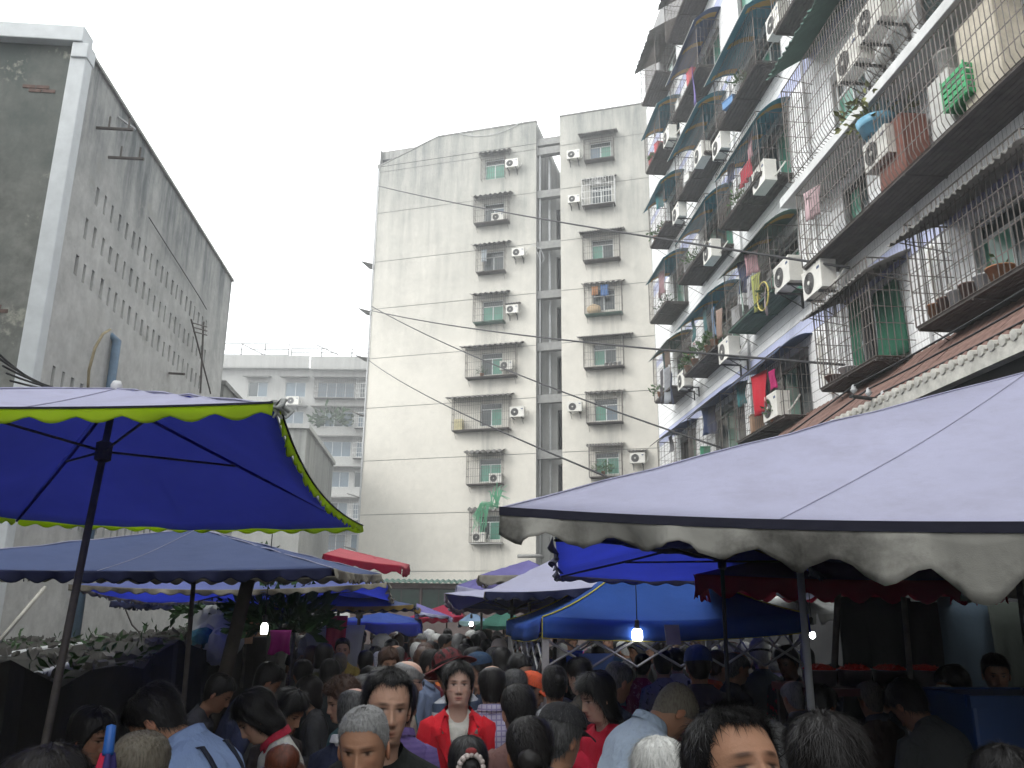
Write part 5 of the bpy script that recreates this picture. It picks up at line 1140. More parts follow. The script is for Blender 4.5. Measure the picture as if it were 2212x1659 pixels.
    for s in (-1,1):
        q = MB(); q.ell((s*.092,-.045,.042), (.046,.125,.042), 12, 7, fn=lambda p: 1 if p.z > -.3 else .95); sA = Acc(); sA.addmb(q); link('shoe', sA.mesh('shoe', M['black']), o)
    if hat:
        h = Acc(); phh = phis(40); zt = dict(cap=.040, beanie=.015, hat=.035, band=.045)[hat]; zz = np.concatenate([[.118,.1165,.113,.108], np.linspace(.1,zt,9)]); ZZ, PP = np.meshgrid(zz, phh, indexing='ij'); x, y = head_surf(PP, ZZ, False)
        nr = np.stack([x,y,ZZ],-1)-np.array([0,.008,.0]); nr /= np.linalg.norm(nr,axis=-1,keepdims=True); p = np.stack([x,y,ZZ],-1)+nr*.021+np.array([0,0,.004]); h.add(RB(p.reshape(-1,3)+np.array([0,0,EYE])), gridfaces(len(zz),40))
        ho = link(dict(cap='cap', beanie='knit_cap', hat='sun_hat', band='cap')[hat], h.mesh('cap', hatm), o)
        if hat == 'cap':
            q = MB(); rows = [[(w*.083*(1-.10*t), -.085-.085*t*math.sqrt(max(0,1-(w*.75)**2)), zt+.012-.022*w*w-.018*t+EYE) for w in np.linspace(-1,1,17)] for t in np.linspace(0,1,7)]
            q.grid(rows); b = Acc(); b.addmb(q, RB); bo = link('bill', b.mesh('bill', hatm), ho); sm = bo.modifiers.new('t','SOLIDIFY'); sm.thickness = .004
            q = MB(); q.ell((0,.008,.143+EYE), (.008,.008,.005), 8, 4); b = Acc(); b.addmb(q, RB); link('button', b.mesh('button', hatm), ho)
        if hat == 'hat':
            q = MB(); rows = [[((.095+.085*t)*math.sin(a), -(.115+.085*t)*math.cos(a)+.008, zt-.01-.02*t+.012*math.sin(a*3)*t+EYE) for a in np.linspace(0,2*math.pi,40)] for t in np.linspace(0,1,7)]
            q.grid(rows); b = Acc(); b.addmb(q, RB); bo = link('brim', b.mesh('brim', hatm), ho); sm = bo.modifiers.new('t','SOLIDIFY'); sm.thickness = .004
    if glasses:
        q = MB()
        for s in (-1,1):
            q.tube([(s*.031+.021*math.cos(a), -.112, -.003+.016*math.sin(a)+EYE) for a in np.linspace(0,2*math.pi,17)], .0018, 4); q.tube([(s*.052,-.110,.002+EYE),(s*.080,-.06,.002+EYE),(s*.085,.01,-.002+EYE)], .0018, 4)
        q.tube([(-.01,-.114,.0+EYE),(.01,-.114,.0+EYE)], .0018, 4); a_ = Acc(); a_.addmb(q, RB); link('glasses', a_.mesh('glasses', M['black']), o)
    o['_h'] = 1
    return o, pose
def topz(pose, hair):  # height of the crown of the posed 1.65 m figure
    P = np.array([[0,.0,EYE+.118],[0,.05,EYE+.11],[0,.09,EYE+.07],[0,-.06,EYE+.09],[0,-.09,EYE+.04],[.05,.0,EYE+.09],[-.05,0,EYE+.09]]); Q = pose.bend(pose.rigid(P)); k = Q[:,2].argmax(); return Q[k], pose.bend(pose.rigid(np.array([[0,.0,EYE+.03]])))[0]
def put(px_, py_, Y, yaw, H=None, pose=None, hair=None, **kw):
    """stand a figure so that the crown of its head shows at picture point (px_, py_), Y metres down the lane"""
    pose = pose or Pose(); tz, hc = topz(pose, hair); th = dict(short=.012, bob=.019, long=.016, curly=.025, recede=.009, tied=.01, swept=.012).get(hair,.004)+(.018 if kw.get('hat') else 0)
    p = at(px_, py_, Y=Y); k = p.z/(tz[2]+th); rz = R(yaw); c, s = math.cos(rz), math.sin(rz)
    dx, dy = hc[0]*k, hc[1]*k; loc = (p.x-(dx*c-dy*s), p.y-(dx*s+dy*c), 0)
    return loc, rz, k*1.65
SK = dict(fair=(.50,.33,.255), mid=(.43,.26,.185), tan=(.34,.185,.115), deep=(.26,.135,.085), pink=(.52,.31,.25))
def F(nm, c, kind='plain', c2=(.6,.6,.6), s=60): return fabric(nm, c, kind, c2, s)
FOLK = []; 
def folk(lab, px_, py_, Y, yaw, skin='mid', hair='short', hcol='black', top='top', topm=None, pose=None, hi=1, **kw):
    pose = pose or Pose(); Y *= 1.19; loc, rz, H = put(px_, py_, Y, yaw, None, pose, hair, **kw)
    o, _ = person(lab, loc, rz, H, SK[skin], hair, hcol, top, topm, pose=pose, hi=hi, seed=len(FOLK)*7+3, group='people in the market', **kw); FOLK.append((loc[0], loc[1])); return o, pose
# front rows, each one seen in the photograph
folk('man in light blue shirt with dark braces bending left, back turned, bottom left', 338, 1478, 3.1, -105, 'tan', 'short', 'black', 'shirt', F('light_blue_shirt', (.26,.36,.58)), Pose(30,0,0,22), 2, straps=F('navy_strap', (.025,.03,.045)), collar=F('light_blue_shirt', (.26,.36,.58)), girth=1.28)
folk('cropped greyish brown head of a man at the bottom left, seen from behind', 312, 1579, 2.35, 165, 'tan', 'buzz', 'taupe', 'top', F('olive_shirt', (.07,.065,.05)), Pose(8), 2)
folk('dark head cut off at the bottom left picture corner', 108, 1612, 1.75, 172, 'mid', 'short', 'soft', 'top', F('dark_grey_shirt', (.03,.03,.035)), Pose(5), 2)
folk('shaded woman in purple top left of the light blue shirt', 205, 1527, 3.5, 70, 'deep', 'bob', 'black', 'top', F('deep_purple_top', (.05,.025,.10)), Pose(12), 1, sex='f')
folk('woman with black bob and white top looking down to the left', 553, 1488, 3.85, -75, 'mid', 'bob', 'black', 'top', F('white_patterned_top', (.55,.56,.50), 'flower', (.42,.42,.46)), Pose(24,0,0,14), 2, sex='f', sleeves='short', collar=F('red_strap', (.45,.03,.06)))
folk('woman with dark hair looking down to the right beside the white top', 630, 1486, 4.35, 62, 'tan', 'bob', 'black', 'top', F('dark_brown_top', (.05,.04,.04)), Pose(26), 2, sex='f')
folk('short woman with brown hair bun at the bottom edge', 616, 1640, 2.45, 180, 'mid', 'tied', 'rust', 'top', F('brown_top', (.08,.04,.03)), Pose(6), 2, sex='f', bun=((0,.06,.125),.058))
folk('curly brown haired woman in teal top in profile', 742, 1463, 4.5, -65, 'mid', 'curly', 'brown', 'top', F('teal_top', (.04,.10,.11)), Pose(14), 2, sex='f')
folk('pink bald head half hidden behind the black haired man', 772, 1485, 3.7, 150, 'pink', 'balding', 'salt', 'shirt', F('navy_shirt', (.02,.025,.05)), Pose(15), 2, age=1, collar=F('white_collar', (.6,.6,.6)))
folk('black haired man with receding hairline in black t-shirt facing the camera', 840, 1443, 2.75, 10, 'mid', 'recede', 'black', 'top', F('black_tshirt', (.012,.014,.013)), Pose(3,4,3), 2, jaw=1.04, sleeves='short', brow=.7, girth=1.1)
folk('grey crew cut old man looking down, bottom centre', 789, 1527, 2.5, -8, 'tan', 'buzz', 'grey', 'shirt', F('charcoal_shirt', (.03,.03,.04)), Pose(9,0,-2), 2, age=1, brow=.35, collar=F('white_piping', (.5,.5,.5)))
folk('bald man with black glasses and beige shirt in profile', 884, 1427, 5.0, 95, 'fair', 'balding', 'grey', 'shirt', F('beige_shirt', (.40,.34,.27)), Pose(12), 2, age=1, glasses=True, collar=F('beige_shirt', (.40,.34,.27)))
folk('purple polo shirt behind the black haired man', 868, 1470, 3.9, 172, 'mid', 'short', 'black', 'polo', F('purple_polo', (.13,.09,.24), 'stripe', (.10,.07,.20), 260), Pose(8), 2, collar=F('purple_collar', (.12,.08,.22)))
wr_, wp_ = folk('woman in bright red blazer over white printed shirt facing the camera', 992, 1429, 4.4, 2, 'fair', 'swept', 'soft', 'blazer', F('red_blazer', (.62,.018,.03)), Pose(-4,-2,0), 2, sex='f', extra=F('white_print_tee', (.56,.56,.50), 'print', (.10,.10,.11)), girth=1.0, brow=.75, jaw=1.08)
folk('dark haired man in grey blue shirt in profile behind the bald man', 936, 1403, 6.2, 70, 'mid', 'short', 'soft', 'shirt', F('grey_blue_shirt', (.16,.20,.30)), Pose(14), 2, collar=F('grey_blue_shirt', (.16,.20,.30)))
folk('woman in maroon sun hat and striped sweater', 968, 1394, 5.2, -130, 'mid', 'bob', 'black', 'top', F('striped_sweater', (.05,.07,.11), 'stripe', (.45,.47,.5), 62), Pose(18,0,0,6), 2, sex='f', hat='hat', hatm=F('maroon_felt', (.17,.035,.04)))
cp1, cpp = folk('navy baseball cap with white emblem, worn facing left', 1032, 1406, 5.7, -72, 'mid', 'short', 'black', 'top', F('navy_top', (.03,.04,.07)), Pose(8), 2, hat='cap', hatm=F('navy_cap', (.022,.05,.10)))
folk('balding man in plaid shirt seen from behind', 1063, 1437, 4.5, 180, 'mid', 'balding', 'soft', 'shirt', F('plaid_shirt', (.42,.40,.50), 'plaid', (.16,.13,.28), 110), Pose(14), 2, collar=F('plaid_shirt', (.42,.40,.50), 'plaid', (.16,.13,.28), 110), blades=9000)
folk('dark haired man right of the balding one, from behind', 1113, 1446, 5.0, 165, 'mid', 'short', 'salt', 'top', F('grey_top', (.10,.10,.12)), Pose(10), 2)
folk('woman with sleek black hair and clip, brown mauve top, from behind', 1119, 1477, 3.65, 196, 'mid', 'tied', 'soft', 'jacket', F('mauve_brown_top', (.16,.085,.075)), Pose(16), 2, sex='f', girth=1.08)
folk('woman with low dark bun at the bottom centre right', 1142, 1548, 2.75, 192, 'tan', 'tied', 'soft', 'jacket', F('dark_mauve_jacket', (.10,.06,.055)), Pose(14), 2, sex='f', bun=((.035,.115,-.035),.045))
gi, gip = folk('girl with white pearl scrunchie round her bun, bottom centre', 1012, 1590, 2.95, 184, 'mid', 'tied', 'black', 'top', F('pink_top', (.30,.16,.17)), Pose(-6), 2, sex='f', bun=((0,.105,.03),.05))
folk('man in dark grey cap and blue jacket looking right', 1214, 1512, 3.1, 128, 'tan', 'short', 'salt', 'jacket', F('blue_jacket', (.025,.07,.16)), Pose(16), 2, hat='cap', hatm=F('charcoal_cap', (.028,.028,.03)), straps=F('green_grey_strap', (.06,.075,.065)))
folk('woman in grey top with silver hair clip, from behind', 1198, 1437, 4.9, 172, 'mid', 'tied', 'soft', 'top', F('light_grey_top', (.28,.29,.30)), Pose(14), 2, sex='f', bun=((-.03,.10,.02),.04))
folk('black haired woman with bare neck looking left behind the grey top', 1250, 1420, 5.4, -140, 'fair', 'short', 'black', 'top', F('taupe_print_top', (.10,.09,.07), 'flower', (.03,.03,.03)), Pose(16), 2, sex='f')
rg, rgp = folk('girl in red varsity jacket with long black hair, hand raised to her chest', 1287, 1450, 4.05, -68, 'fair', 'long', 'black', 'jacket', F('red_varsity', (.55,.02,.05)), Pose(10,0,0,6), 2, sex='f', arms='chin')
folk('man with cropped grey hair looking down to the right, dark shirt', 1337, 1429, 4.8, 118, 'tan', 'buzz', 'salt', 'top', F('dark_navy_top', (.025,.03,.05)), Pose(24), 2, age=1)
folk('old man in pale blue shirt with bowed cropped head', 1462, 1478, 3.55, 112, 'tan', 'buzz', 'taupe', 'shirt', F('pale_blue_shirt', (.48,.58,.70)), Pose(38,0,0,24), 2, age=1, collar=F('pale_blue_collar', (.40,.50,.62)), girth=1.15)
folk('white haired head at the bottom edge, from behind', 1422, 1595, 2.4, 186, 'tan', 'bob', 'white', 'top', F('slate_top', (.12,.12,.13)), Pose(10), 2, sex='f', blades=9000)
folk('large tanned forehead with black hair very close at the bottom edge', 1577, 1543, 1.5, 8, 'tan', 'recede', 'black', 'top', F('black_top', (.02,.02,.02)), Pose(-25,4,0), 2, brow=.8, jaw=1.05, blades=12000)
folk('grey haired head between the forehead and the big dark head', 1664, 1563, 3.2, 170, 'mid', 'curly', 'grey', 'top', F('grey_cardigan', (.12,.12,.12)), Pose(8), 2, sex='f')
folk('big dark greying head at the bottom right, from behind', 1778, 1541, 1.75, 178, 'tan', 'short', 'soft', 'top', F('black_jacket', (.02,.02,.024)), Pose(8), 2, blades=12000)
folk('man in grey shirt bending with a bare arm across, right', 1950, 1466, 3.9, 195, 'deep', 'short', 'black', 'top', F('dark_grey_tshirt', (.06,.065,.065)), Pose(20,0,0,26), 2, arms='cross', sleeves='short')
folk('dark haired man left of the metal pole at the right', 1772, 1478, 4.3, 120, 'deep', 'short', 'black', 'top', F('dark_top', (.025,.025,.03)), Pose(18), 1)
folk('stallholder in pinkish white shirt near the blue crate', 2052, 1436, 4.5, -95, 'deep', 'short', 'black', 'shirt', F('pinkish_shirt', (.48,.40,.42)), Pose(14,0,0,8), 1)
folk('shaded stallholder in dark red top at the right edge', 2146, 1412, 4.9, -25, 'deep', 'short', 'black', 'top', F('dark_red_top', (.11,.012,.02)), Pose(10), 1)
folk('dark head cut off at the bottom right corner', 2168, 1612, 1.9, 180, 'tan', 'short', 'black', 'top', F('black_coat', (.015,.015,.015)), Pose(4), 2)
kc, kcp = folk('man in grey suit and white knit cap with hands clasped behind his back', 1640, 1376, 6.5, 165, 'mid', 'short', 'white', 'jacket', F('grey_teal_suit', (.075,.095,.10)), Pose(14), 2, arms='back', hat='beanie', hatm=F('white_knit', (.62,.62,.60)), trm=F('grey_trousers', (.05,.065,.065)))
folk('white haired head just left of the white knit cap', 1609, 1387, 7.1, 150, 'fair', 'short', 'white', 'top', F('cream_top', (.35,.33,.28)), Pose(12), 1)
folk('bald peach coloured head under the gazebo truss', 1582, 1385, 7.6, 120, 'pink', 'balding', 'white', 'top', F('brown_grey_top', (.12,.10,.09)), Pose(12), 1)
folk('grey curly haired woman in lilac top right of the knit cap', 1673, 1393, 6.9, 160, 'mid', 'curly', 'grey', 'top', F('lilac_top', (.30,.25,.42)), Pose(14), 1, sex='f')
folk('man in dark quilted jacket with red flowers at the right', 1698, 1394, 6.1, -55, 'deep', 'short', 'soft', 'jacket', F('flower_jacket', (.04,.045,.05), 'flower', (.40,.02,.06)), Pose(16), 2)
folk('woman in orange vest in profile under the gazebo', 1551, 1405, 6.3, 110, 'mid', 'short', 'brown', 'vest', F('orange_vest', (.62,.10,.03)), Pose(12), 1, sex='f')
folk('bald tanned head beside the orange vest', 1592, 1407, 5.9, 100, 'tan', 'balding', 'salt', 'top', F('black_shirt_dark', (.02,.02,.025)), Pose(14), 1)
folk('dark silhouette with blue cap beside the pale blue shirt', 1506, 1390, 5.2, 175, 'deep', 'short', 'black', 'jacket', F('black_plum_jacket', (.03,.025,.035)), Pose(10), 1, hat='beanie', hatm=F('blue_cap', (.02,.045,.16)), girth=1.25)
folk('shopper in printed grey shirt over blue skirt under the gazebo', 1430, 1404, 6.6, 178, 'mid', 'tied', 'black', 'top', F('grey_print_shirt', (.20,.20,.27), 'flower', (.05,.05,.06)), Pose(10), 1, sex='f', trm=F('royal_skirt', (.03,.06,.26)))
folk('shopper in white shirt with dark strap under the gazebo', 1460, 1400, 7.2, 176, 'mid', 'short', 'black', 'top', F('white_shirt', (.46,.46,.44)), Pose(10), 1, straps=F('navy_strap', (.025,.03,.045)))
folk('shopper in crimson blouse under the gazebo lamp', 1388, 1412, 7.3, 150, 'mid', 'tied', 'black', 'top', F('crimson_blouse', (.32,.03,.09), 'flower', (.5,.2,.25)), Pose(10), 1, sex='f')
folk('woman with tied dark hair looking down right of the gazebo post', 1126, 1412, 5.9, 38, 'mid', 'tied', 'black', 'top', F('dark_violet_top', (.07,.05,.10)), Pose(22), 2, sex='f')
folk('child with orange cap beside the gazebo leg', 1152, 1447, 5.3, 60, 'mid', 'short', 'black', 'top', F('orange_top', (.60,.12,.04)), Pose(20), 1, hat='cap', hatm=F('orange_cap', (.62,.10,.04)))
folk('grey haired person right behind the gazebo leg', 1186, 1424, 6.0, 170, 'mid', 'short', 'salt', 'top', F('ash_top', (.14,.14,.15)), Pose(12), 1)
folk('young man in black jacket among the left stalls', 705, 1362, 9.0, 60, 'mid', 'short', 'black', 'jacket', F('black_jacket', (.02,.02,.024)), Pose(10), 1)
folk('dark woman with yellow sleeves raised to her chin, left middle', 741, 1378, 8.4, 6, 'mid', 'tied', 'black', 'top', F('yellow_sleeves', (.40,.30,.07)), Pose(4), 1, sex='f', arms='chin')
folk('person with magenta backpack, left middle', 812, 1396, 8.6, 170, 'mid', 'short', 'black', 'jacket', F('magenta_pack', (.34,.03,.22)), Pose(10), 1)
folk('woman with white hairband, left of the curly haired one', 716, 1424, 6.3, 165, 'mid', 'bob', 'black', 'top', F('dark_slate_top', (.04,.045,.05)), Pose(10), 1, sex='f')
folk('stooping man in blue grey jacket among the left stalls', 585, 1432, 5.6, 120, 'deep', 'short', 'black', 'jacket', F('blue_grey_jacket', (.05,.06,.12)), Pose(16,0,0,24), 1)
folk('shaded person by the left pole in brown top', 655, 1425, 6.6, -150, 'deep', 'short', 'black', 'top', F('brown_dark_top', (.06,.045,.04)), Pose(10), 1)
folk('shaded person stooping at the left stall table', 480, 1455, 5.2, 90, 'deep', 'short', 'black', 'top', F('grey_dark_top', (.05,.05,.06)), Pose(12,0,0,20), 1)

# small things worn by them
def attach(o, pose, mb, nm, mat, rigid=True, smooth=True):
    a = Acc(); a.addmb(mb, (lambda P: pose.bend(pose.rigid(P))) if rigid else pose.bend); return link(nm, a.mesh(nm, mat, smooth), o)
q = MB()
for k in range(16):
    w = 2*math.pi*k/16; q.ell((.05*math.cos(w),.125+.01*math.sin(w*2),.035+EYE+.05*math.sin(w)), (.013,.014,.013), 8, 6)
q.tube([(.048*math.cos(w),.118,.035+EYE+.048*math.sin(w)) for w in np.linspace(0,2*math.pi,25)], .011, 6); attach(gi, gip, q, 'scrunchie', F('cream_scrunchie', (.55,.48,.45)))
q = MB(); q.ell((0,.115,.095+EYE), (.026,.02,.016), 10, 6); attach(gi, gip, q, 'hair_bow', F('red_brown_bow', (.22,.04,.04)))
q = MB(); zc = .085
for (x0, z0, x1, z1) in ((-.018,-.012,-.018,.014),(-.018,.014,0,-.004),(0,-.004,.018,.014),(.018,.014,.018,-.012)):    # white emblem on the cap front
    q.tube([(x0,-.107,zc+z0+EYE),(x1,-.107,zc+z1+EYE)], .0038, 5)
attach(cp1, cpp, q, 'cap_emblem', F('white_emblem', (.7,.7,.7)))
q = MB(); q.tube([(.088*math.sin(w),-.108*math.cos(w)+.008,.026+EYE) for w in np.linspace(0,2*math.pi,33)], .012, 6); attach(kc, kcp, q, 'cap_band', F('black_band', (.02,.02,.02)))
q = MB(); q.ell((.05,-.158,1.165), (.034,.006,.040), 14, 8); q.ell((.035,-.158,1.215), (.010,.006,.03), 8, 6); q.ell((.066,-.158,1.215), (.010,.006,.03), 8, 6); q.ell((.05,-.156,1.095), (.026,.006,.034), 12, 8); attach(rg, rgp, q, 'jacket_print', F('white_applique', (.6,.6,.58)), False)
for s in (-1,):
    q = MB(); q.tube([(.066,-.19,1.17),(.052,-.212,1.205)], .052, 12); q.tube([(.040,-.225,1.228),(.036,-.231,1.236)], .048, 12)
    attach(rg, rgp, q, 'cuff_stripe', F('white_cuff', (.6,.6,.6)), False)
# the crowd behind: figures that share bodies, each with its own place, clothes and build
COLS = [('black',(.02,.02,.022)),('navy',(.025,.035,.075)),('grey',(.14,.14,.15)),('dark grey',(.055,.055,.06)),('maroon',(.14,.025,.035)),('brown',(.09,.06,.045)),('olive',(.07,.075,.04)),('red',(.42,.03,.05)),('pink',(.42,.20,.24)),('violet',(.12,.07,.22)),('light blue',(.22,.32,.46)),('cream',(.45,.42,.36)),('teal',(.04,.13,.14)),('magenta',(.34,.03,.18)),('white',(.52,.52,.5)),('orange',(.55,.16,.05))]
HN = dict(black='black hair', soft='black hair', grey='grey hair', white='white hair', salt='greying hair', brown='brown hair', taupe='cropped hair')
rc = random.Random(21); protos = {}
PAT = {1: ('stripe', (.30,.32,.36), 70), 2: ('plaid', (.05,.05,.07), 90), 4: ('flower', (.30,.10,.12), 60), 5: ('plaid', (.20,.15,.10), 80), 8: ('flower', (.55,.45,.45), 60), 9: ('flower', (.30,.22,.40), 60), 11: ('plaid', (.25,.22,.20), 100), 14: ('stripe', (.20,.22,.30), 120)}
def crowd_fab(ci, var):
    nm, cc = COLS[ci]; nm_ = 'crowd_'+nm.replace(' ','_')
    if var and ci in PAT: k_, c2, s_ = PAT[ci]; return fabric(nm_+'_'+k_, cc, k_, c2, s_)
    return fabric(nm_, cc)
def crowd_one(x, y, H, yaw, kind, hcol, ci, skin, hat=None):
    nm, cc = COLS[ci]; var = rc.choice((0,1)); key = (kind, hat, var)
    if key not in protos:
        o, _ = person('crowd', (x,y,0), R(yaw), H, SK[skin], kind, hcol, 'top', crowd_fab(ci, var), pose=Pose({'short':12,'bob':8,'tied':16,'balding':12,'buzz':20,'curly':10}.get(kind,10)-6*var,14*var,4*var,4+5*var), hi=0, hat=hat, hatm=F('crowd_hat', (.5,.45,.42)), seed=len(protos)*3, group='people far down the lane', straps=F('pack_strap', (.03,.03,.03)) if var else None, collar=F('crowd_collar', (.12,.12,.13)) if not var else None, arms='front' if var else 'hang', sleeves='short' if kind in ('buzz','balding') else 'long'); protos[key] = o
    else:
        o = copy_tree(protos[key]); o.location = (x,y,0); o.rotation_euler = (0,0,R(yaw)); o.scale = (H/1.65,)*3; o.color = (*SK[skin],1)
        for ch in o.children:
            st = ch.name.split('.')[0]
            mt = HM[hcol] if st == 'hair' else crowd_fab(ci, var) if st == 'top' else None
            if mt: ch.material_slots[0].link = 'OBJECT'; ch.material_slots[0].material = mt
    FOLK.append((x,y)); return o, HN[hcol] + (' under white cap' if hat else '') if kind != 'balding' else 'a bald crown', nm
CR = []
named = [(865,1370,13.5,'short','rust',4),(908,1369,14,'short','grey',5),(940,1369,13,'short','white',10),(951,1370,12.6,'short','black',1),(970,1370,15,'short','salt',3),(986,1373,11.5,'curly','grey',2),(1027,1370,13.2,'short','black',0),(1046,1369,14.5,'short','soft',2),(1068,1371,12.2,'balding','taupe',5),(1054,1381,10.2,'short','black',6),(1072,1394,9.2,'balding','salt',3),(876,1392,9.0,'balding','salt',4),(910,1390,9.6,'bob','brown',7),(1000,1392,9.5,'short','black',8),(850,1383,11,'bob','black',0),(890,1380,12,'bob','rust',7),(925,1384,10.5,'tied','black',3),(1012,1382,11.3,'bob','black',8),(835,1402,8.2,'curly','brown',0),(1098,1380,10.5,'short','salt',1),(915,1404,7.6,'curly','rust',4),(1090,1402,8.2,'bob','soft',9),(1040,1398,8.6,'short','black',11)]
for (px_, py_, Y, kind, hc, ci) in named:
    p = at(px_, py_, Y=Y); CR.append((p.x, Y, p.z, rc.choice((180,165,200,150,90,-90,20,175)), kind, hc if hc in HN else 'brown', ci, None))
p = at(1077,1382,Y=10); CR.append((p.x,10,p.z,170,'short','grey',11,'beanie'))
def free(x, y, d): return all((x-a)**2+(y-b)**2 > d*d for a, b in FOLK) and all((x-c[0])**2+(y-c[1])**2 > d*d for c in CR)
kinds = ['short','short','bob','tied','balding','buzz','curly','short']; hcs = ['black','soft','salt','grey','brown','black','white','taupe']
tries = 0
while len(CR) < 168 and tries < 9000:
    tries += 1; y = rc.uniform(4.9, 19); x = rc.uniform(-.155*y-.05, .9+.05*y) if rc.random() < .72 else rc.uniform(1.0, 3.9+.06*y)
    H = rc.uniform(1.50,1.66) if y > 8 else rc.uniform(1.47,1.57)
    if not free(x, y, .39 if y > 7 else .48): continue
    CR.append((x, y, H, rc.choice((180,180,170,195,150,-150,90,-80,10)), rc.choice(kinds), rc.choice(hcs), rc.choice(range(16)) if rc.random() < .32 else rc.choice((0,1,2,3,3,5,6,0)), None))
CR.sort(key=lambda c: -c[1]); nb_ = 12; per = math.ceil(len(CR)/nb_); RN = ['farthest','second farthest','third farthest','fourth farthest','fifth farthest','sixth farthest','sixth nearest','fifth nearest','fourth nearest','third nearest','second nearest','nearest']
for b in range(nb_):
    row = sorted(CR[b*per:(b+1)*per], key=lambda c: c[0]/c[1])
    for i, (x, y, H, yaw, kind, hc, ci, hat) in enumerate(row):
        o, hd, nm = crowd_one(x, y, H, yaw, kind, hc, ci, rc.choice(('mid','tan','fair','mid')), hat)
        pos = ORD[i] if i < 12 else str(i+1)+'th'; o['label'] = f'person with {hd}, {nm} top, {pos} from left, {RN[b]} crowd row'
# ------------------------------------------------------------------ stalls, goods, lamps, bags
def crumple(loc, rad, mat, name, label, cat, seed, parent=None, nu=40, nv=26):
    rnd = random.Random(seed); ks = [(V(rnd.gauss(0,1),rnd.gauss(0,1),rnd.gauss(0,1)).normalized(), rnd.uniform(2,7), rnd.random()*6) for _ in range(9)]
    fn = lambda p: .80+sum(.05*abs(math.sin(k[1]*p.dot(k[0])*1.6+k[2])) for k in ks)-.06*max(0,p.z)
    o = MB().ell((0,0,0), rad, nu, nv, fn=fn).build(name, mat, parent, smooth=True, label=label, cat=cat); o.location = loc; return o
wbag = cl('white_plastic_bag', (.50,.51,.52), .35, fold=1.5)
for k, (x, y, Y, r_) in enumerate(((452,1352,12.4,.22),(480,1374,12.3,.27),(440,1388,12.1,.19),(472,1396,12.0,.18))):
    crumple(at(x,y,Y=Y), (r_,r_*.8,r_*1.25), wbag, 'plastic_bag', f'white plastic bag on the left bank heap, {ORD[k]} of four from the top', 'bag', k)
crumple(at(437,1378,Y=12.0), (.16,.14,.13), cl('teal_bag', (.06,.2,.24), .3), 'plastic_bag', 'teal plastic bag tucked under the white bags', 'bag', 11)
def carton(loc, s, rz, mat, label):
    t = thing('cardboard_box', label, 'box', loc, rz); MB().box((-s[0],-s[1],0),(s[0],s[1],s[2])).build('carton', mat, t, bevel=.004)
    for sg in (-1,1): MB().obox((sg*(s[0]+.05),0,s[2]+.03), (.06,0,.035*1), (0,s[1],0), (0,0,.003)).build('flap', mat, t)
    return t
cardb = plain('cardboard', (.34,.20,.12), .9, .2, 5); carton(at(508,1390,Y=12.8), (.22,.2,.42), .3, cardb, 'brown cardboard box behind the white bags'); carton(at(543,1374,Y=13.2), (.2,.18,.32), -.4, plain('cardboard_light', (.46,.28,.16), .9), 'open cardboard box by the leafy plant, left stalls')
pl = thing('leafy_plant', 'dark leafy plant rising between the left stall poles', 'plant', tuple(at(600,1420,Y=9.2)))
leafy((0,0,.25), .55, 420, None, 31, .8, .16).build('foliage', M['leaf_dark'], pl); MB().tube([(0,0,-.5),(0,0,.3)], .02, 5).build('stem', M['steel'], pl)
pl2 = thing('hedge_shrub', 'low green shrub on the bank behind the white bags', 'plant', tuple(at(535,1330,Y=13)))
leafy((0,0,0), 1.0, 700, None, 33, .5, .16).build('foliage', M['leaf_dark'], pl2); MB().tube([(0,0,-1),(0,0,.2)], .03, 5).build('stem', M['steel'], pl2)
hang('hanging_bag', at(607,1362,Y=8.3), .2, .2, cl('magenta_bag', (.42,.04,.27), .3), 'bright magenta cloth hung over the left stall', 'bag', .3, 44)
hang('hanging_sheet', at(725,1350,Y=10.3), .7, .9, cl('pale_sheet', (.42,.43,.42), .3), 'pale plastic sheet hung at the back of the left stalls', 'sheet', .2, 41); hang('hanging_sheet', at(728,1330,Y=10.0), .25, .4, cl('red_rag', (.5,.06,.1), .3), 'red rag hung beside the pale sheet, left stalls', 'sheet', .2, 42)
# lamps
def lamp(x, y, Y, label, shade, r_=.055, drop=1.0):
    p = at(x, y, Y=Y); t = thing('hanging_lamp', label, 'lamp', p)
    if shade: MB().lathe([(0,.09),(r_*.6,.09),(r_*.95,.07),(r_,.02),(r_*.85,.0),(0,.0)], n=16).build('shade', glow('lamp_shade_glow', (1,1,.98), 8), t, smooth=True)
    else: MB().ell((0,0,0), (r_,r_,r_*1.2), 14, 9).build('bulb', glow('bulb_glow', (.95,1,.98), 30), t, smooth=True)
    MB().lathe([(.0,.16),(.018,.15),(.02,.09),(0,.09)], n=8).build('socket', M['black'], t); MB().tube([(0,0,.15),(0,0,.15+drop)], .004, 4).build('cord', M['wire'], t)
lamp(570,1370,7.4,'white lit lamp over the left stall', True, .03, .75); lamp(1377,1384,6.6,'white lit lamp under the blue gazebo', True, .042, .5)
lamp(1018,1348,14.2,'small lit bulb under the green tent', False, .032, .5); lamp(1755,1372,7.6,'lit bulb under the grey tarpaulin', False, .026, .6); lamp(1671,1281,9.3,'tiny lit bulb over the grey tarpaulin', False, .02, .25); lamp(728,1360,12,'faint lit bulb deep in the left stalls', False, .03, .5)
MB().obox(at(1453,1371,Y=6.3), (.055,0,0), (0,.004,0), (-.006,0,.07)).build('hanging_card', plain('card_grey', (.34,.30,.34)), label='pale card hanging from the gazebo edge', cat='card')
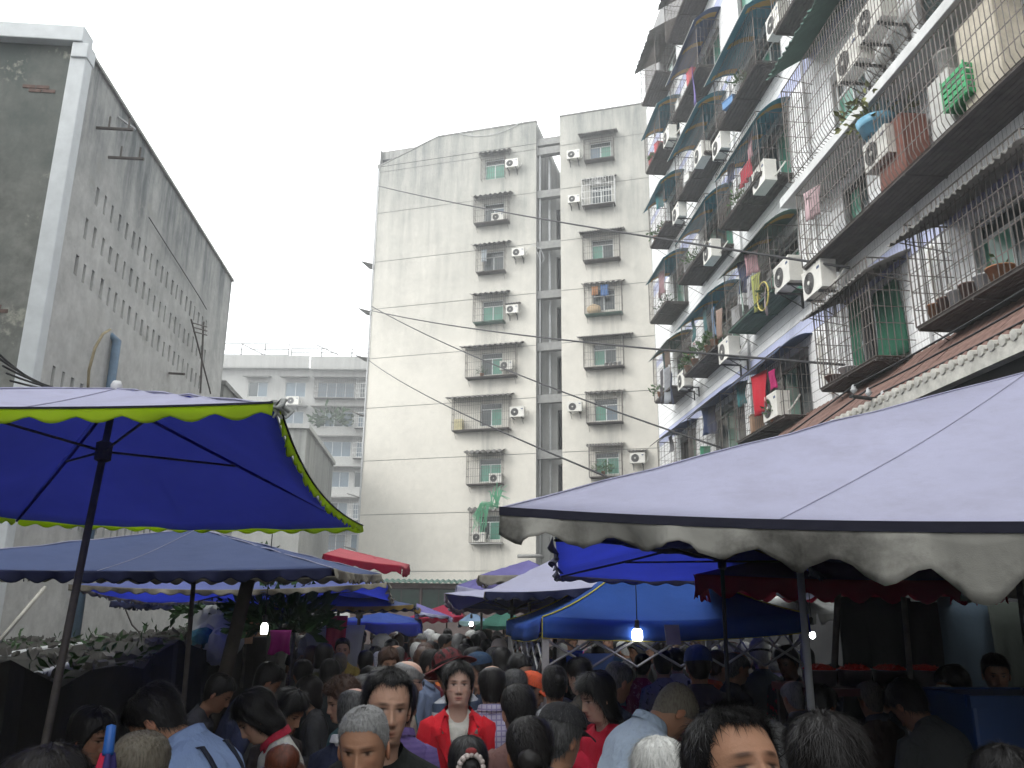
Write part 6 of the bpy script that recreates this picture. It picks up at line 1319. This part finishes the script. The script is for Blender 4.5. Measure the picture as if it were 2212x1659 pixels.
# right stall: table with basins of red chillies
st = thing('stall_table', 'dark stall table under the chilli basins, right', 'table', tuple(at(1890,1500,Y=6.1)[:2])+(0,)); sx = .62
zt = at(1890,1480,Y=6.1).z
MB().box((-sx,-.3,zt-.05),(sx,.35,zt)).build('table_top', plain('table_red_steel', (.10,.03,.03), .6), st)
for x in (-sx+.05, sx-.05):
    for y in (-.27,.32): MB().box((x-.02,y-.02,0),(x+.02,y+.02,zt-.052)).build('leg', M['steel'], st)
steel_b = plain('dull_basin_metal', (.22,.19,.22), .4, .2, 5, .5, .6); chil = plain('red_chilli', (.62,.03,.02), .5, .4, 40)
for k, x in enumerate((1772,1848,1924,2000)):
    p = at(x, 1476, Y=6.05); t = thing('chilli_basin', f'metal basin heaped with red chillies, {ORD[k]} from the left', 'basin', (p.x, 6.05, zt+.002))
    t.scale = (.64,.64,.8); MB().lathe([(0,0),(.17,0),(.185,.125),(.195,.125),(.195,.135),(.178,.135),(.165,.02),(0,.02)], n=22).build('basin', steel_b, t, smooth=True)
    rr = random.Random(k); hp = MB().ell((0,0,.115), (.172,.172,.052), 20, 10, fn=lambda p: 1+.03*math.sin(p.x*31+p.y*23))
    hp.build('heap', chil, t, smooth=True); cm = MB()
    for i in range(160):
        a = rr.random()*6.28; r_ = .165*math.sqrt(rr.random()); c = V(r_*math.cos(a), r_*math.sin(a), .118+.05*math.sqrt(max(0,1-(r_/.172)**2))); d_ = V(rr.gauss(0,1),rr.gauss(0,1),rr.gauss(0,.4)).normalized(); cm.tube([c-d_*.022, c+V(0,0,.006), c+d_*.022], [.005,.006,.001], 4)
    cm.build('chillies', chil, t, kind='stuff')
bc = thing('blue_crate', 'big dark blue plastic crate stack at the right picture edge', 'crate', tuple(at(2165,1600,Y=4.6)[:2])+(0,)); blu = plain('crate_blue', (.02,.06,.19), .45, .2, 3, .4)
MB().box((-.30,-.25,0),(.32,.25,at(2165,1497,Y=4.6).z)).build('crate_wall', blu, bc, bevel=.02); rim = MB(); zr = at(2165,1497,Y=4.6).z
for a, b in (((-.32,-.27,zr-.05),(.34,-.235,zr+.01)),((-.32,.235,zr-.05),(.34,.27,zr+.01)),((-.325,-.233,zr-.05),(-.285,.233,zr+.012)),((.305,-.233,zr-.05),(.345,.233,zr+.012))): rim.box(a, b)
rim.build('crate_rim', blu, bc)
# left stall table with produce, mostly hidden
for (x, y, sx, lab) in ((-2.5,4.9,.7,'low stall table on the left below the lime edged umbrella'),(-2.3,7.6,.6,'stall table below the dark blue umbrella'),(2.9,7.6,.6,'stall table under the gazebo')):
    t = thing('stall_table', lab, 'table', (x,y,0)); MB().box((-sx,-.4,.72),(sx,.4,.76)).build('table_top', M['tray'], t)
    for a in (-sx+.05, sx-.05):
        for b in (-.35,.35): MB().box((a-.02,b-.02,0),(a+.02,b+.02,.718)).build('leg', M['steel'], t)
# folded umbrella carried at the bottom left
fu = at(240,1572,Y=2.6); t = thing('folded_umbrella', 'folded red and blue umbrella with blue cap, bottom left', 'umbrella', (fu.x,fu.y,fu.z-.5))
q = MB(); rows = []
for j, (z, r_) in enumerate(((0,.012),(.05,.03),(.25,.034),(.40,.022),(.435,.016))): rows.append([(r_*(1+.25*math.sin(a*4))*math.cos(a), r_*(1+.25*math.sin(a*4))*math.sin(a), z) for a in np.linspace(0,2*math.pi,24,endpoint=False)])
q.grid(rows, wrap=True)
n = NT('red_blue_umbrella'); sp = n.node('ShaderNodeSeparateXYZ'); n.l(n.coord('Object'), sp.inputs[0]); UM = n.bsdf(n.mix(n.math('GREATER_THAN', n.math('ADD', sp.outputs['X'], n.math('MULTIPLY', sp.outputs['Y'], -.6)), .006), (.50,.02,.06), (.04,.03,.14)), .7)
q.build('folded_cloth', UM, t, smooth=True); MB().lathe([(0,.51),(.013,.505),(.015,.44),(.017,.43),(0,.43)], n=14).build('cap', plain('umbrella_cap_blue', (.02,.10,.36), .4), t, smooth=True)
# hoses and pipes along the bank
cable('garden_hose', [at(245,1403,Y=13), at(300,1394,Y=13.3), at(400,1396,Y=13.6), at(440,1400,Y=13.8)], .03, plain('hose_teal', (.05,.28,.34)), 'teal hose lying along the rubble bank', seg=6)
cable('grey_pipe', [at(-20,1424,Y=10), at(120,1400,Y=12), at(180,1394,Y=13)], .05, M['pipe_grey'], 'grey pipe along the top of the rubble bank', seg=4)
cable('grey_pipe', [at(-20,1500,Y=7.5), at(80,1462,Y=8.3), at(150,1440,Y=9)], .05, M['pipe_grey'], 'grey pipe along the lower edge of the bank', seg=4)
cable('stay_rope', [at(-15,1400,Y=9), at(98,1268,Y=9.5)], .022, plain('rope_pale', (.45,.43,.38)), 'pale rope stay sloping across the bank wall', seg=2)
cable('wall_vine', [at(252,1270,X=-7.4), at(285,1350,X=-7.4), at(300,1365,X=-7.4)], .02, M['steel'], 'dark cable hanging down the plaster wall', seg=4)
# slim poles seen in the right half
for (x, y0, Y, lab) in ((1726,1205,4.3,'grey steel pole right of the gazebo, below the lavender valance'),(1952,1290,4.6,'slim steel pole in the dark right stall'),(2200,1250,4.2,'slim steel pole at the right picture edge')):
    p = at(x, y0, Y=Y); polething((p.x-(.0 if x == 1726 else .06),Y,0), p, .02 if x == 1726 else .016, lab, 'pipe_grey' if x == 1726 else 'steel')
# dark goods hung at the right shop front
for k, (x, y, w_, h_, c, nm) in enumerate(((1890,1290,.8,1.0,(.05,.055,.055),'charcoal'),(2090,1290,.7,1.3,(.07,.10,.13),'slate'),(2000,1300,.5,1.1,(.03,.03,.03),'black'),(2170,1300,.4,1.6,(.06,.07,.06),'dull green'))):
    hang('hanging_sheet', at(x, y, Y=6.9), w_, h_, cl('shop_'+nm.replace(' ','_'), c, .15), f'{nm} sheet hung at the dark right shop front', 'sheet', .3, 60+k, 1.0)
# things hung under the gazebo
for k, (x, y, Y, w_, h_, c, nm) in enumerate(((1240,1405,6.9,.14,.16,(.04,.09,.45),'bright blue'),(1290,1412,6.9,.30,.42,(.16,.26,.45),'pale blue'),(1320,1418,7.1,.25,.4,(.12,.22,.27),'grey teal'))):
    hang('hanging_apron', at(x, y, Y=Y), w_, h_, cl('apron_'+nm.replace(' ','_'), c, .3), f'{nm} plastic apron hung under the gazebo', 'apron', .2*k, 70+k)

# clutter on the balcony trays of the tiled building
rq = random.Random(77); CN = ['far','middle','near']; knick = {}
boxm = [plain('clutter_'+n_, c, .6) for n_, c in (('blue',(.10,.22,.42)),('white',(.55,.55,.52)),('brown',(.26,.16,.10)),('red',(.42,.05,.06)),('green',(.05,.24,.14)),('grey',(.22,.22,.22)))]
for ci, (ya, yb) in enumerate(cols):
    for k in range(5):
        if ci == 2 and k >= 4: continue
        n_it = rq.randint(2,4)
        for m in range(n_it):
            y = yb-.35-(yb-ya-1.0)*(m+rq.uniform(.2,.8))/n_it; tzz = TR[k]+.04*((ci+k*2) % 3); pos = f'on the {ORD[k]} tray from below, {CN[ci]} balcony column, {ORD[m]} from far end'
            kind = rq.random()
            if kind < .38: potplant((7.95+rq.uniform(-.1,.1), y, tzz-.008), 'pot plant '+pos, rq.choice(('terracotta','pot_white','roof_tile')), rq.uniform(.09,.14), rq.uniform(.15,.22), rq.uniform(.2,.42), rq.choice((40,70,100)), rq.choice(('leaf','leaf_dark')), 100+ci*40+k*8+m, rq.choice((0,0,5)), 1.1)
            elif kind < .68:
                w_, d_, h_ = rq.uniform(.12,.26), rq.uniform(.12,.2), rq.uniform(.18,.5); t = thing('storage_box', 'stored box '+pos, 'box', (7.98, y, tzz-.008), rq.uniform(-.3,.3)); bm_ = rq.choice(boxm)
                MB().box((-d_,-w_,0),(d_,w_,h_)).build('box_body', bm_, t, bevel=.012); MB().box((-d_-.012,-w_-.012,h_+.001),(d_+.012,w_+.012,h_+.035)).build('box_lid', bm_, t, bevel=.008)
            else:
                nm_, c_ = rq.choice((('white',(.5,.5,.5)),('grey',(.25,.26,.28)),('navy',(.05,.07,.14)),('pink',(.5,.3,.33)),('brown',(.2,.14,.1)),('teal',(.08,.25,.27)))); hang('hanging_cloth', Vector((7.9, y, LP[k]+.1)), rq.uniform(.3,.55), rq.uniform(.5,.95), cloth('wash_'+nm_, c_, .25), f'{nm_} washing hung above the {ORD[k]} tray from below, {CN[ci]} balcony column, {ORD[m]} along', rz=R(-90+rq.uniform(-35,35)), seed=200+ci*40+k*8+m)
# ------------------------------------------------------------------ damp air
hz = MB().box((-70,-20,-1),(60,130,36)).build('haze', None, kind='stuff', label='thin damp haze filling the lane', cat='haze')
hz.data.materials.clear(); n = NT('damp_air'); pv = n.node('ShaderNodeVolumePrincipled'); pv.inputs['Density'].default_value = .0037; pv.inputs['Color'].default_value = (.93,.95,.96,1); pv.inputs['Anisotropy'].default_value = .35
n.l(pv.outputs[0], n.out.inputs['Volume']); hz.data.materials.append(n.m)
